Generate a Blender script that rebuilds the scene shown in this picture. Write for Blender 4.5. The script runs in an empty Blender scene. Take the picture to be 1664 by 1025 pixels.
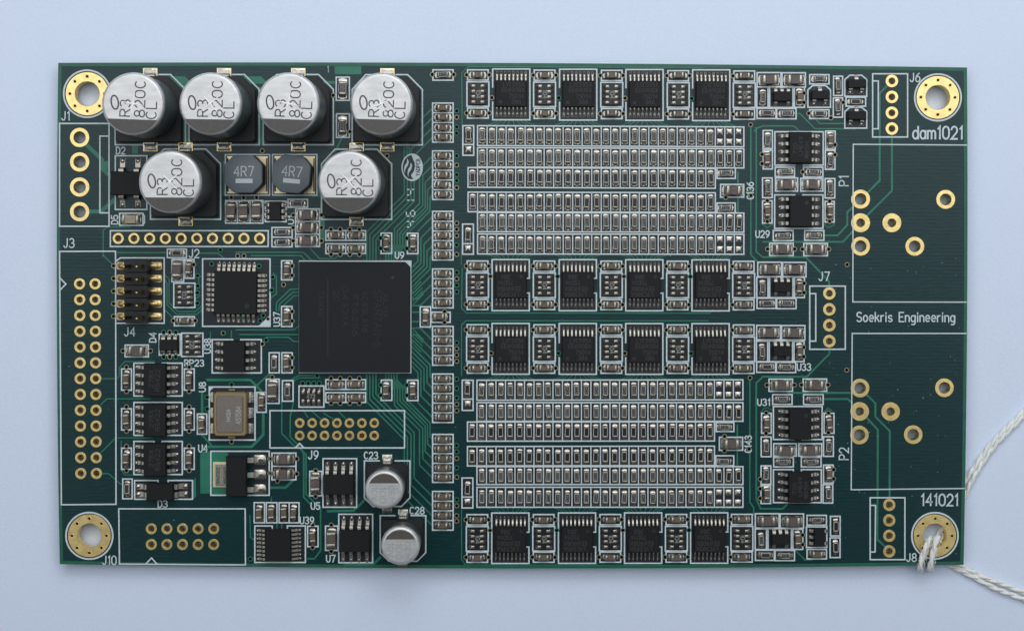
import bpy, math, random
from mathutils import Euler, Vector
from mathutils.geometry import delaunay_2d_cdt
random.seed(7)
sc = bpy.context.scene
COL = sc.collection
PI = math.pi

# ------------------------------------------------------------------ camera (1 unit = 10 mm)
CAM_LOC = (-0.06, 1.325, 22.1)
CAM_ROT = (-0.014727, -0.010800, 0.0031825)
CAM_F = 2211.935         # focal length in photo pixels
CAM_S = (20.943, -98.876)  # principal point offset in photo pixels
cam_d = bpy.data.cameras.new("camera")
cam = bpy.data.objects.new("camera", cam_d); COL.objects.link(cam)
cam.location = CAM_LOC; cam.rotation_euler = CAM_ROT
cam_d.sensor_width = 36.0; cam_d.sensor_fit = 'HORIZONTAL'
cam_d.lens = CAM_F / 1664 * 36
cam_d.shift_x = -CAM_S[0] / 1664; cam_d.shift_y = CAM_S[1] / 1664
cam_d.clip_start = 0.5; cam_d.clip_end = 300
sc.camera = cam

# ------------------------------------------------------------------ light: a bright window beyond the top of the board, pale ceiling bounce
sc.view_settings.view_transform = 'Standard'
sc.view_settings.look = 'None'
sc.cycles.filter_width = 1.5
sc.view_settings.exposure = 0.27
w = bpy.data.worlds.new("World"); sc.world = w; w.use_nodes = True
w.node_tree.nodes["Background"].inputs[0].default_value = (0.80, 0.90, 1.0, 1)
w.node_tree.nodes["Background"].inputs[1].default_value = 0.07

def area(name, loc, target, sx, sy, power, col):
    d = bpy.data.lights.new(name, 'AREA'); d.shape = 'RECTANGLE'; d.size = sx; d.size_y = sy
    d.energy = power; d.color = col
    o = bpy.data.objects.new(name, d); COL.objects.link(o); o.location = loc
    o.rotation_euler = (Vector(target) - Vector(loc)).to_track_quat('-Z', 'Y').to_euler()
    return o
area("window_light", (5, 31, 26), (0, 0, 0), 36, 16, 4600, (0.95, 0.98, 1.0))
area("sky_above", (0, 21.5, 37), (0, 21.5, 0), 76, 41, 13600, (0.95, 0.98, 1.0))
area("sky_left", (-34, -9, 36), (-34, -9, 0), 26, 24, 1500, (0.95, 0.98, 1.0))
area("sky_right", (34, -9, 36), (34, -9, 0), 26, 24, 1500, (0.95, 0.98, 1.0))

# ------------------------------------------------------------------ materials
MATS = {}
def add_weave(m):
    nt = m.node_tree; b = nt.nodes["Principled BSDF"]; ge = nt.nodes.new("ShaderNodeNewGeometry")
    wv = nt.nodes.new("ShaderNodeTexWave"); wv.bands_direction = 'Y'; wv.inputs["Scale"].default_value = 5.4; wv.inputs["Distortion"].default_value = 0.6; wv.inputs["Detail"].default_value = 1
    no = nt.nodes.new("ShaderNodeTexNoise"); no.inputs["Scale"].default_value = 0.9; no.inputs["Detail"].default_value = 3
    mu = nt.nodes.new("ShaderNodeMath"); mu.operation = 'MULTIPLY'
    bp = nt.nodes.new("ShaderNodeBump"); bp.inputs["Strength"].default_value = 0.075; bp.inputs["Distance"].default_value = 0.01
    nt.links.new(ge.outputs["Position"], wv.inputs["Vector"]); nt.links.new(ge.outputs["Position"], no.inputs["Vector"])
    nt.links.new(wv.outputs["Fac"], mu.inputs[0]); nt.links.new(no.outputs["Fac"], mu.inputs[1]); nt.links.new(mu.outputs[0], bp.inputs["Height"])
    old = b.inputs["Normal"].links[0].from_socket; nt.links.new(old, bp.inputs["Normal"]); nt.links.new(bp.outputs["Normal"], b.inputs["Normal"])
def mat(name, col, rough=0.5, metal=0.0, ior=1.45, bump=0.0, bscale=60.0, var=0.0, vscale=8.0, spec=0.5, stretch=None):
    m = bpy.data.materials.new(name); m.use_nodes = True
    nt = m.node_tree; b = nt.nodes["Principled BSDF"]
    b.inputs["Base Color"].default_value = (*col, 1); b.inputs["Roughness"].default_value = rough
    b.inputs["Metallic"].default_value = metal; b.inputs["IOR"].default_value = ior
    b.inputs["Specular IOR Level"].default_value = spec
    if bump or var:
        tc = nt.nodes.new("ShaderNodeNewGeometry"); src = tc.outputs["Position"]
        if stretch:
            mp = nt.nodes.new("ShaderNodeMapping"); mp.inputs["Scale"].default_value = stretch
            nt.links.new(src, mp.inputs["Vector"]); src = mp.outputs["Vector"]
    if bump:
        n = nt.nodes.new("ShaderNodeTexNoise"); n.inputs["Scale"].default_value = bscale; n.inputs["Detail"].default_value = 4
        bp = nt.nodes.new("ShaderNodeBump"); bp.inputs["Strength"].default_value = bump; bp.inputs["Distance"].default_value = 0.02
        nt.links.new(src, n.inputs["Vector"]); nt.links.new(n.outputs["Fac"], bp.inputs["Height"]); nt.links.new(bp.outputs["Normal"], b.inputs["Normal"])
    if var:
        n = nt.nodes.new("ShaderNodeTexNoise"); n.inputs["Scale"].default_value = vscale; n.inputs["Detail"].default_value = 5
        cr = nt.nodes.new("ShaderNodeValToRGB")
        cr.color_ramp.elements[0].position = 0.3; cr.color_ramp.elements[1].position = 0.7
        cr.color_ramp.elements[0].color = (*[c * (1 - var) for c in col], 1)
        cr.color_ramp.elements[1].color = (*[min(1, c * (1 + var)) for c in col], 1)
        nt.links.new(src, n.inputs["Vector"]); nt.links.new(n.outputs["Fac"], cr.inputs["Fac"]); nt.links.new(cr.outputs["Color"], b.inputs["Base Color"])
    MATS[name] = m
    return m
mat("paper", (0.665, 0.745, 0.905), 0.85, bump=0.16, bscale=24, var=0.035, vscale=45)
mat("mask", (0.0022, 0.0290, 0.0320), 0.33, spec=0.42, var=0.2, vscale=5, bump=0.10, bscale=5, stretch=(1, 6, 1))
add_weave(MATS["mask"])
mat("laminate", (0.014, 0.110, 0.068), 0.4, var=0.12, vscale=6)
mat("trace", (0.020, 0.165, 0.105), 0.38, var=0.15, vscale=4)
mat("bare", (0.006, 0.011, 0.016), 0.45)
mat("silk", (0.55, 0.63, 0.66), 0.6, var=0.08, vscale=25)
mat("gold", (0.87, 0.66, 0.28), 0.33, 0.85, bump=0.10, bscale=40, var=0.13, vscale=9)
mat("solder", (0.43, 0.405, 0.36), 0.24, 0.95, bump=0.25, bscale=35, var=0.1, vscale=30)
mat("tin", (0.41, 0.385, 0.335), 0.38, 0.9, bump=0.2, bscale=45, var=0.14, vscale=35)
mat("epoxy", (0.0075, 0.0085, 0.010), 0.6, spec=0.32, bump=0.12, bscale=90, var=0.15, vscale=60)
mat("bga_epoxy", (0.0080, 0.0105, 0.0135), 0.62, spec=0.36, bump=0.10, bscale=90, var=0.12, vscale=60)
mat("resist", (0.014, 0.014, 0.015), 0.35)
mat("resist_grey", (0.032, 0.034, 0.036), 0.4)
mat("alumina", (0.42, 0.41, 0.38), 0.55)
mat("mlcc", (0.125, 0.098, 0.070), 0.45, var=0.14, vscale=12)
mat("mlcc_big", (0.105, 0.082, 0.075), 0.45, var=0.14, vscale=12)
mat("alu", (0.60, 0.60, 0.60), 0.40, 0.55, bump=0.09, bscale=30, var=0.11, vscale=4, stretch=(1, 3, 1))
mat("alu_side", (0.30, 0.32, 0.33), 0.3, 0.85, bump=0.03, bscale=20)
mat("vent_glint", (0.93, 0.94, 0.96), 0.45, 0.0)  # near-white colour paints the glint along the embossed vent lines
mat("ink", (0.078, 0.072, 0.068), 0.40, 0.3, var=0.1, vscale=20)
mat("ink_brown", (0.115, 0.098, 0.088), 0.42, 0.3, var=0.1, vscale=20)
mat("ink_text", (0.075, 0.068, 0.075), 0.5)
mat("ink_faint", (0.38, 0.38, 0.39), 0.5)
mat("plastic", (0.010, 0.011, 0.012), 0.5, bump=0.05, bscale=40)
mat("ferrite", (0.115, 0.140, 0.155), 0.55, bump=0.15, bscale=60, var=0.08, vscale=30)
mat("ferrite_side", (0.012, 0.012, 0.013), 0.6)
mat("laser", (0.036, 0.038, 0.04), 0.7)
mat("laser_light", (0.42, 0.46, 0.48), 0.6)
mat("resist_mark", (0.26, 0.26, 0.25), 0.5)
mat("gold_pale", (0.80, 0.69, 0.46), 0.42, 0.7, var=0.1, vscale=9)
mat("gold_dull", (0.62, 0.47, 0.22), 0.38, 0.9, bump=0.1, bscale=40)
mat("gold_post_shade", (0.16, 0.12, 0.05), 0.4, 1.0)  # gold darkened in its colour for the dark reflections on post sides
mat("laser_faint", (0.0185, 0.0205, 0.023), 0.7)
mat("dust", (0.6, 0.62, 0.62), 0.9)
mat("osc_gold", (0.33, 0.255, 0.125), 0.42, 0.6, bump=0.08, bscale=40)
mat("osc_lid", (0.235, 0.205, 0.185), 0.38, 0.6, bump=0.12, bscale=50, var=0.08, vscale=30)
mat("led", (0.36, 0.31, 0.22), 0.4, var=0.2, vscale=15)
mat("hole", (0.003, 0.003, 0.003), 0.9, spec=0.05)  # flat black discs, painted for the darkness inside vias that are not cut
mat("via_ring", (0.27, 0.25, 0.17), 0.4, 0.4)
mat("via_green", (0.022, 0.17, 0.11), 0.4)
mat("cotton", (0.80, 0.81, 0.79), 0.95, bump=0.3, bscale=45, var=0.08, vscale=30)

# ------------------------------------------------------------------ photo pixel -> point on the board plane
_R = Euler(CAM_ROT, 'XYZ').to_matrix()
def P(px, py, z=0.0):
    d = _R @ Vector(((px - 832 - CAM_S[0]) / CAM_F, -(py - 512.5 - CAM_S[1]) / CAM_F, -1.0))
    t = (z - CAM_LOC[2]) / d.z
    return (CAM_LOC[0] + d.x * t, CAM_LOC[1] + d.y * t)
def cr(ox, oy, X, Y):                       # enlarged-crop coordinates -> photo pixels
    return (ox + X / 5.125, oy + Y / 5.125)

# ------------------------------------------------------------------ geometry collector
class G:
    def __init__(s): s.v = []; s.f = []; s.m = []; s.mats = []; s.sm = []
    def mi(s, m):
        if m not in s.mats: s.mats.append(m)
        return s.mats.index(m)
    def face(s, idx, m, smooth=False): s.f.append(idx); s.m.append(s.mi(m)); s.sm.append(smooth)
    def poly(s, pts, z, m):
        b = len(s.v); s.v += [(x, y, z) for x, y in pts]; s.face(list(range(b, b + len(pts))), m)
    def loft(s, rings, m, top=True, bot=False, smooth=False, mtop=None):
        b = len(s.v); n = len(rings[0][0])
        for pts, z in rings: s.v += [(x, y, z) for x, y in pts]
        for k in range(len(rings) - 1):
            for i in range(n):
                j = (i + 1) % n
                s.face([b + k * n + i, b + k * n + j, b + (k + 1) * n + j, b + (k + 1) * n + i], m, smooth)
        if top: s.face([b + (len(rings) - 1) * n + i for i in range(n)], mtop or m)
        if bot: s.face([b + i for i in reversed(range(n))], m)
    def box(s, x0, x1, y0, y1, z0, z1, m, bev=0.0, ch=0.0, mtop=None):
        def ring(d): return rrect(x0 + d, x1 - d, y0 + d, y1 - d, max(ch - d * 0.5, 0.0))
        if bev: s.loft([(ring(0), z0), (ring(0), z1 - bev), (ring(bev), z1)], m, bot=True, mtop=mtop)
        else: s.loft([(ring(0), z0), (ring(0), z1)], m, bot=True, mtop=mtop)
    def grid(s, rows, m, smooth=True):          # rows: lists of 3-D points of equal length
        b = len(s.v); n = len(rows[0])
        for r in rows: s.v += r
        for k in range(len(rows) - 1):
            for i in range(n - 1):
                s.face([b + k * n + i, b + k * n + i + 1, b + (k + 1) * n + i + 1, b + (k + 1) * n + i], m, smooth)
    def lathe(s, prof, n, m, cap=True, cx=0, cy=0):
        rings = [([(cx + r * math.cos(2 * PI * i / n), cy + r * math.sin(2 * PI * i / n)) for i in range(n)], z) for r, z in prof]
        s.loft(rings, m, top=cap, smooth=True)
    def ribbon(s, pts, wd, z, m, closed=False, ext=0.0):
        pts = [Vector(p) for p in pts]
        if closed and (pts[0] - pts[-1]).length < 1e-6: pts = pts[:-1]
        n = len(pts)
        if n < 2: return
        if ext and not closed:
            pts[0] = pts[0] + (pts[0] - pts[1]).normalized() * ext; pts[-1] = pts[-1] + (pts[-1] - pts[-2]).normalized() * ext
        L = []; Rr = []
        for i in range(n):
            if closed: a = pts[i - 1]; c = pts[(i + 1) % n]
            else: a = pts[max(i - 1, 0)]; c = pts[min(i + 1, n - 1)]
            p = pts[i]
            d1 = (p - a).normalized() if (p - a).length > 1e-9 else (c - p).normalized()
            d2 = (c - p).normalized() if (c - p).length > 1e-9 else d1
            t = d1 + d2
            t = t.normalized() if t.length > 1e-6 else d1
            nn = Vector((-t.y, t.x)); k = max(nn.dot(Vector((-d1.y, d1.x))), 0.4)
            L.append(p + nn * (wd / 2 / k)); Rr.append(p - nn * (wd / 2 / k))
        b = len(s.v)
        for i in range(n): s.v += [(L[i].x, L[i].y, z), (Rr[i].x, Rr[i].y, z)]
        for i in range(n if closed else n - 1):
            j = (i + 1) % n
            s.face([b + 2 * i + 1, b + 2 * j + 1, b + 2 * j, b + 2 * i], m)
    def mesh(s, name):
        me = bpy.data.meshes.new(name); me.from_pydata(s.v, [], s.f)
        for m in s.mats: me.materials.append(MATS[m])
        me.polygons.foreach_set("material_index", s.m); me.polygons.foreach_set("use_smooth", s.sm)
        me.update()
        if any(s.sm): me.set_sharp_from_angle(angle=math.radians(50))
        return me
def rrect(x0, x1, y0, y1, c=0.0, seg=1):
    if c <= 1e-6: return [(x0, y0), (x1, y0), (x1, y1), (x0, y1)]
    return [(x0 + c, y0), (x1 - c, y0), (x1, y0 + c), (x1, y1 - c), (x1 - c, y1), (x0 + c, y1), (x0, y1 - c), (x0, y0 + c)]
def circle(cx, cy, r, n=32, ry=None, rot=0.0):
    ry = ry or r; out = []
    for i in range(n):
        a = 2 * PI * i / n; x = r * math.cos(a); y = ry * math.sin(a)
        out.append((cx + x * math.cos(rot) - y * math.sin(rot), cy + x * math.sin(rot) + y * math.cos(rot)))
    return out

# ------------------------------------------------------------------ stroke lettering
def arc(cx, cy, rx, ry, a0, a1, n=9):
    return [(cx + rx * math.cos(math.radians(a0 + (a1 - a0) * i / n)), cy + ry * math.sin(math.radians(a0 + (a1 - a0) * i / n))) for i in range(n + 1)]
GL = {
 '0': (4, [arc(2, 4, 2, 2, 0, 180, 8) + arc(2, 2, 2, 2, 180, 360, 8) + [(4, 4)]]), '1': (2, [[(0.3, 4.8), (1.5, 6), (1.5, 0)]]),
 '2': (4, [arc(2, 4.2, 1.9, 1.8, 170, -35) + [(0.1, 0), (4, 0)]]), '3': (4, [arc(1.8, 4.5, 1.8, 1.5, 150, -90), arc(1.8, 1.55, 2.1, 1.55, 80, -155)]),
 '4': (4, [[(3, 0), (3, 6), (0, 1.9), (4, 1.9)]]), '5': (4, [[(3.7, 6), (0.6, 6), (0.3, 3.3)] + arc(1.9, 1.95, 2.0, 1.95, 125, -150)]),
 '6': (4, [[(3.3, 6), (1.3, 4.7), (0.25, 2.7)], arc(2, 1.9, 1.9, 1.9, 0, 360, 14)]), '7': (4, [[(0, 6), (4, 6), (1.5, 0)]]),
 '8': (4, [arc(2, 4.5, 1.6, 1.5, 0, 360, 14), arc(2, 1.5, 2, 1.5, 0, 360, 14)]), '9': (4, [arc(2, 4.1, 1.9, 1.9, 0, 360, 14), [(3.8, 3.6), (3.1, 1.5), (1, 0)]]),
 'A': (4, [[(0, 0), (2, 6), (4, 0)], [(0.7, 2.1), (3.3, 2.1)]]), 'B': (4, [[(0, 0), (0, 6), (2.4, 6), (3.5, 5.2), (3.5, 3.9), (2.4, 3.1), (0, 3.1)], [(2.4, 3.1), (4, 2.2), (4, 0.9), (2.6, 0), (0, 0)]]),
 'C': (4, [arc(2.1, 3, 2.1, 3, 50, 310, 12)]), 'D': (4, [[(0, 0), (0, 6), (2, 6), (3.6, 5), (4, 3), (3.6, 1), (2, 0), (0, 0)]]),
 'E': (3.6, [[(3.6, 6), (0, 6), (0, 0), (3.6, 0)], [(0, 3.1), (2.9, 3.1)]]), 'F': (3.6, [[(3.6, 6), (0, 6), (0, 0)], [(0, 3.1), (2.9, 3.1)]]),
 'G': (4, [arc(2.1, 3, 2.1, 3, 50, 340, 12) + [(4.1, 2.6), (2.4, 2.6)]]), 'H': (4, [[(0, 0), (0, 6)], [(4, 0), (4, 6)], [(0, 3), (4, 3)]]), 'I': (1, [[(0.5, 0), (0.5, 6)]]),
 'J': (3.4, [[(3, 6), (3, 1.6), (2.2, 0.2), (1, 0.1), (0, 1.2)]]), 'K': (4, [[(0, 0), (0, 6)], [(3.8, 6), (0, 2.4)], [(1.3, 3.5), (4, 0)]]),
 'L': (3.6, [[(0, 6), (0, 0), (3.6, 0)]]), 'M': (4.6, [[(0, 0), (0, 6), (2.3, 2.4), (4.6, 6), (4.6, 0)]]), 'N': (4, [[(0, 0), (0, 6), (4, 0), (4, 6)]]),
 'P': (4, [[(0, 0), (0, 6), (2.6, 6), (3.8, 5.2), (3.8, 3.6), (2.6, 2.8), (0, 2.8)]]), 'R': (4, [[(0, 0), (0, 6), (2.6, 6), (3.8, 5.2), (3.8, 3.8), (2.6, 3), (0, 3)], [(2, 3), (4, 0)]]),
 'S': (4, [arc(2, 4.5, 1.9, 1.5, 30, 270, 9)[:-1] + arc(2, 1.5, 2, 1.5, 90, -150, 9)]), 'T': (4, [[(0, 6), (4, 6)], [(2, 6), (2, 0)]]),
 'U': (4, [[(0, 6), (0, 1.8), (0.8, 0.3), (2, 0), (3.2, 0.3), (4, 1.8), (4, 6)]]), 'V': (4, [[(0, 6), (2, 0), (4, 6)]]), 'W': (5, [[(0, 6), (1.2, 0), (2.5, 4.5), (3.8, 0), (5, 6)]]),
 'X': (4, [[(0, 0), (4, 6)], [(0, 6), (4, 0)]]), 'Y': (4, [[(0, 6), (2, 3), (4, 6)], [(2, 3), (2, 0)]]),
 '-': (3, [[(0, 3), (3, 3)]]), ' ': (3, []),
 'a': (3.4, [arc(1.7, 2, 1.7, 2, 20, 380, 14)[:-1], [(3.4, 4), (3.4, 0)]]), 'd': (3.4, [arc(1.7, 2, 1.7, 2, 20, 380, 14)[:-1], [(3.4, 6), (3.4, 0)]]),
 'e': (3.4, [[(0.1, 2.1), (3.4, 2.1)] + arc(1.7, 2.1, 1.7, 2.0, 5, 310, 12)]), 'g': (3.4, [arc(1.7, 2, 1.7, 2, 20, 380, 14)[:-1], [(3.4, 4), (3.4, -0.8), (2.6, -1.8), (0.6, -1.8)]]),
 'i': (1, [[(0.5, 0), (0.5, 4)], [(0.5, 5.2), (0.5, 5.8)]]), 'k': (3.2, [[(0, 0), (0, 6)], [(2.9, 4), (0, 1.8)], [(1, 2.6), (3.2, 0)]]),
 'm': (5, [[(0, 0), (0, 4)], [(0, 3)] + arc(1.25, 2.7, 1.25, 1.3, 150, 0, 5) + [(2.5, 0)], [(2.5, 3)] + arc(3.75, 2.7, 1.25, 1.3, 150, 0, 5) + [(5, 0)]]),
 'n': (3.2, [[(0, 0), (0, 4)], [(0, 3)] + arc(1.6, 2.5, 1.6, 1.5, 150, 0, 6) + [(3.2, 0)]]), 'o': (3.4, [arc(1.7, 2, 1.7, 2, 0, 360, 14)]),
 'r': (2.2, [[(0, 0), (0, 4)], [(0, 2.6), (0.8, 3.7), (2.2, 4)]]), 's': (3, [arc(1.5, 3, 1.4, 1, 30, 270, 7)[:-1] + arc(1.5, 1, 1.5, 1, 90, -150, 7)]),
}
def strokes(g, s, cx, cy, h, width, rot, wd, z, m, gap=1.5):
    """lettering centred on (cx, cy); h = capital height, width = whole width (None: natural)"""
    tot = sum(GL[c][0] for c in s) + gap * (len(s) - 1)
    ky = h / 6.0; kx = (width / tot) if width else ky * 0.8
    x = -tot / 2; ca, sa = math.cos(rot), math.sin(rot); dz = 0
    for c in s:
        for st in GL[c][1]:
            pts = []
            for (a, b) in st:
                u = (x + a) * kx; v = (b - 3) * ky
                pts.append((cx + u * ca - v * sa, cy + u * sa + v * ca))
            cl = len(pts) > 3 and math.dist(pts[0], pts[-1]) < 1e-5
            g.ribbon(pts, wd, z + dz, m, closed=cl, ext=wd * 0.3); dz = (dz + 0.0002) % 0.0012
        x += GL[c][0] + gap

# ------------------------------------------------------------------ scene tree
BOARD_Z = -0.16
board = bpy.data.objects.new("circuit_board", None); COL.objects.link(board)
board.location = (0, 0, BOARD_Z)
board.empty_display_size = 1
board["label"] = "green printed circuit board crowded with silver capacitors, black chips and gold plated holes"
board["category"] = "circuit board"

def part(name, me, x=0.0, y=0.0, rz=0.0, z=0.0, label=None, kind=None):
    o = bpy.data.objects.new(name, me); COL.objects.link(o); o.parent = board
    o.location = (x, y, z - BOARD_Z); o.rotation_euler = (0, 0, rz)
    if label: o["label"] = label
    if kind: o["kind"] = kind
    return o
def sub(name, me, par, x=0.0, y=0.0, rz=0.0, z=0.0):
    o = bpy.data.objects.new(name, me); COL.objects.link(o); o.parent = par
    o.location = (x, y, z); o.rotation_euler = (0, 0, rz)
    return o
_mc = {}
def cached(key, fn):
    if key not in _mc: _mc[key] = fn()
    return _mc[key]

Z_TR, Z_BARE, Z_SILK, Z_PAD = 0.0034, 0.0022, 0.0075, 0.0060

# ------------------------------------------------------------------ plated holes (collected first, the slab is cut by them)
HOLES = []      # (x, y, outer r, hole r) in photo pixels
for y in (223.7, 263.4, 304.1, 344.1): HOLES.append((129.5, y, 15.6, 9.7))
for k in range(10): HOLES.append((192.2 + k * 25.53, 387.5, 8.9, 5.2))
for k in range(13):
    HOLES.append((129.4 + k * 0.158, 461.2 + k * 25.63, 9.0, 4.9)); HOLES.append((154.6 + k * 0.175, 461.2 + k * 25.63, 9.0, 4.9))
for k in range(5):
    HOLES.append((245.9 + k * 25.35, 858.6, 8.9, 5.0)); HOLES.append((245.9 + k * 25.35, 884.1, 8.9, 5.0))
for k in range(7):
    HOLES.append((487 + k * 20.2, 687, 7.8, 4.0)); HOLES.append((487 + k * 20.2, 707.5, 7.8, 4.0))
for y in (132, 157.9, 183.7, 209.3): HOLES.append((1449.2, y, 10.2, 5.3))
for y in (476.7, 502.6, 528.4, 554.2): HOLES.append((1347.6, y, 10.2, 5.3))
for y in (819.8, 845, 870, 895.2): HOLES.append((1445, y, 10.0, 5.3))
HOLES += [(1398.4, 323.7, 15.4, 9.3), (1398.4, 362.1, 15.4, 6.8), (1449.2, 362.1, 15.4, 6.8), (1398.4, 400.1, 15.4, 9.3), (1486.4, 400.3, 15.4, 9.3), (1536.6, 324.2, 15.4, 9.3),
          (1397.5, 630.3, 15.2, 9.2), (1397.0, 668.2, 15.2, 6.7), (1447.2, 668.4, 15.2, 6.7), (1396.5, 706.4, 15.2, 9.2), (1483.9, 705.9, 15.2, 9.2), (1534.6, 629.8, 15.2, 9.2)]
MOUNTS = [(141.9, 152.8, "top left"), (1523.9, 158.7, "top right"), (145.4, 869.8, "bottom left"), (1519.0, 869.8, "bottom right")]

def bow(a, b, d, n=12):
    out = []
    for i in range(n):
        t = i / n; k = 4 * t * (1 - t)
        out.append((a[0] + (b[0] - a[0]) * t + d[0] * k, a[1] + (b[1] - a[1]) * t + d[1] * k))
    return out
def outline(inset):
    TL, TR, BR, BL = (94.5 + inset, 102.5 + inset), (1571.5 - inset, 110 + inset), (1566 - inset, 917 - inset), (97 + inset, 916 - inset)
    pts = bow(TL, TR, (0, -3.5)) + bow(TR, BR, (3.0, 0)) + bow(BR, BL, (0, 6.5)) + bow(BL, TL, (-3.5, 0))
    return [P(*p) for p in pts]
def sheet_with_holes(name, inset, thick, m):
    """the board outline with every plated hole cut through it; thick = 0 gives a single sheet"""
    loops = [outline(inset)] + [circle(*P(x, y), (rh + 0.05) / 100, 20) for (x, y, ro, rh) in HOLES] + [circle(*P(x, y), 0.201, 40) for (x, y, _) in MOUNTS]
    vs = []; ed = []
    for lp in loops:
        b = len(vs); vs += [Vector(p) for p in lp]; ed += [(b + i, b + (i + 1) % len(lp)) for i in range(len(lp))]
    ov, oe, of, *_ = delaunay_2d_cdt(vs, ed, [], 1, 1e-6)
    cut = [(P(x, y), rh / 100) for (x, y, ro, rh) in HOLES] + [(P(x, y), 0.2) for (x, y, _) in MOUNTS]
    keep = []
    for f in of:
        c = sum((ov[i] for i in f), Vector((0, 0))) / len(f)
        if any((c.x - q[0][0]) ** 2 + (c.y - q[0][1]) ** 2 < q[1] ** 2 for q in cut): continue
        n = sum(ov[f[k]].x * ov[f[(k + 1) % len(f)]].y - ov[f[(k + 1) % len(f)]].x * ov[f[k]].y for k in range(len(f)))
        keep.append(list(f) if n > 0 else list(f)[::-1])
    g = G(); n = len(ov); g.v = [(p.x, p.y, 0) for p in ov]
    for f in keep: g.face(f, m)
    if thick:
        g.v += [(p.x, p.y, -thick) for p in ov]
        for f in keep: g.face([i + n for i in reversed(f)], m)
        use = {}
        for f in keep:
            for k in range(len(f)): use[(f[k], f[(k + 1) % len(f)])] = 1
        for (i, j) in use:
            if (j, i) not in use: g.face([i, i + n, j + n, j], m)
    return g.mesh(name)
part("laminate", sheet_with_holes("laminate", 0, 0.157, "laminate"), z=-0.003)
part("solder_mask", sheet_with_holes("solder_mask", 5.5, 0, "mask"), z=0.0)

def annulus(g, ro, rh, n):
    zt = Z_PAD
    g.loft([(circle(0, 0, ro, n), 0.001), (circle(0, 0, ro, n), zt - .001), (circle(0, 0, ro - .0015, n), zt)], "gold", top=False)
    g.loft([(circle(0, 0, ro - .0015, n), zt), (circle(0, 0, rh + .004, n), zt)], "gold", top=False)
    g.loft([(circle(0, 0, rh + .004, n), zt), (circle(0, 0, rh + .001, n), zt - .002), (circle(0, 0, rh, n), zt - .006), (circle(0, 0, rh, n), -.163)], "gold", top=False, smooth=True)
def ring_mesh(ro, rh, n=32):
    g = G()
    ro, rh = ro / 100, rh / 100
    annulus(g, ro, rh, n)
    return g.mesh("plated_hole")
for (x, y, ro, rh) in HOLES:
    part("plated_hole", cached(("ring", ro, rh), lambda: ring_mesh(ro, rh)), *P(x, y))
def mount_mesh():
    g = G(); n = 56
    annulus(g, .347, .198, n)
    return g.mesh("mounting_hole")
def mount_via():
    g = G()
    g.loft([(circle(0, 0, 0.030, 14), Z_PAD + 0.001), (circle(0, 0, 0.026, 14), Z_PAD + 0.004), (circle(0, 0, 0.021, 14), Z_PAD + 0.003)], "gold", top=True, mtop="hole", smooth=False)
    return g.mesh("via")
def mount_ring():
    g = G(); g.ribbon(circle(0, 0, 0.378, 64), 0.028, Z_SILK, "silk", closed=True)
    g.ribbon(circle(0, 0, 0.356, 64), 0.018, Z_BARE, "bare", closed=True)
    return g.mesh("silkscreen_ring")
for (x, y, wh) in MOUNTS:
    o = part("mounting_hole", cached("mount", mount_mesh), *P(x, y), label=wh + " gold mounting hole with eight small vias in its rim" if wh != "bottom right" else "bottom right gold mounting hole threaded with white string")
    for k in range(8):
        a = k * PI / 4; sub("via", cached("mvia", mount_via), o, 0.279 * math.cos(a), 0.279 * math.sin(a))
    sub("silkscreen_ring", cached("mring", mount_ring), o)

# ------------------------------------------------------------------ silkscreen, traces, vias helpers
BARE = G(); NSK = 0
FR_W = 0.0225
def px(pts): return [P(*p) for p in pts]
def silk_lines(lines, name="silkscreen_outline", wd=FR_W, closed=None):
    global NSK
    NSK += 1; g = G(); z = Z_SILK + .00003 * (NSK % 30)
    for i, l in enumerate(lines):
        q = px(l); cl = math.dist(l[0], l[-1]) < 0.01 and len(l) > 3
        g.ribbon(q, wd, z + 0.0003 * (i % 4), "silk", closed=cl, ext=0 if cl else wd * 0.4)
    c = P(*lines[0][0])
    g.v = [(x - c[0], y - c[1], zz) for x, y, zz in g.v]
    return part(name, g.mesh(name), *c)
def rect(x0, y0, x1, y1): return [(x0, y0), (x1, y0), (x1, y1), (x0, y1), (x0, y0)]
def bare(x0, y0, x1, y1):
    BARE.poly(px([(x0, y1), (x1, y1), (x1, y0), (x0, y0)]), Z_BARE + .00002 * (len(BARE.f) % 50), "bare")
def frame(x0, y0, x1, y1, fill=True, extra=()):
    if fill: bare(x0 + 1, y0 + 1, x1 - 1, y1 - 1)
    return silk_lines([rect(x0, y0, x1, y1)] + list(extra))
def F(ox, oy, X0, Y0, X1, Y1, fill=True):
    a = cr(ox, oy, X0, Y0); b = cr(ox, oy, X1, Y1)
    return frame(a[0] + 1, a[1] + 1, b[0] - 1, b[1] - 1, fill)
NTR = 0
def trace(pts, wd=2.0, name="trace", m="trace"):
    global NTR
    pts = list(pts)
    for e, nx in ((0, 1), (-1, -2)):
        for (hx, hy, ro, rh) in HOLES:
            d = math.dist(pts[e], (hx, hy))
            if d < ro - 1.5:
                L = math.dist(pts[e], pts[nx]); k = min((ro - 1.5 - d) / L, .9)
                pts[e] = (pts[e][0] + (pts[nx][0] - pts[e][0]) * k, pts[e][1] + (pts[nx][1] - pts[e][1]) * k)
    g = G(); q = px(pts); c = q[0]
    g.ribbon([(a - c[0], b - c[1]) for a, b in q], wd / 100, Z_TR + 0.00008 * (NTR % 20), m, ext=wd / 250); NTR += 1
    return part(name, g.mesh(name), *c)
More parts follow.
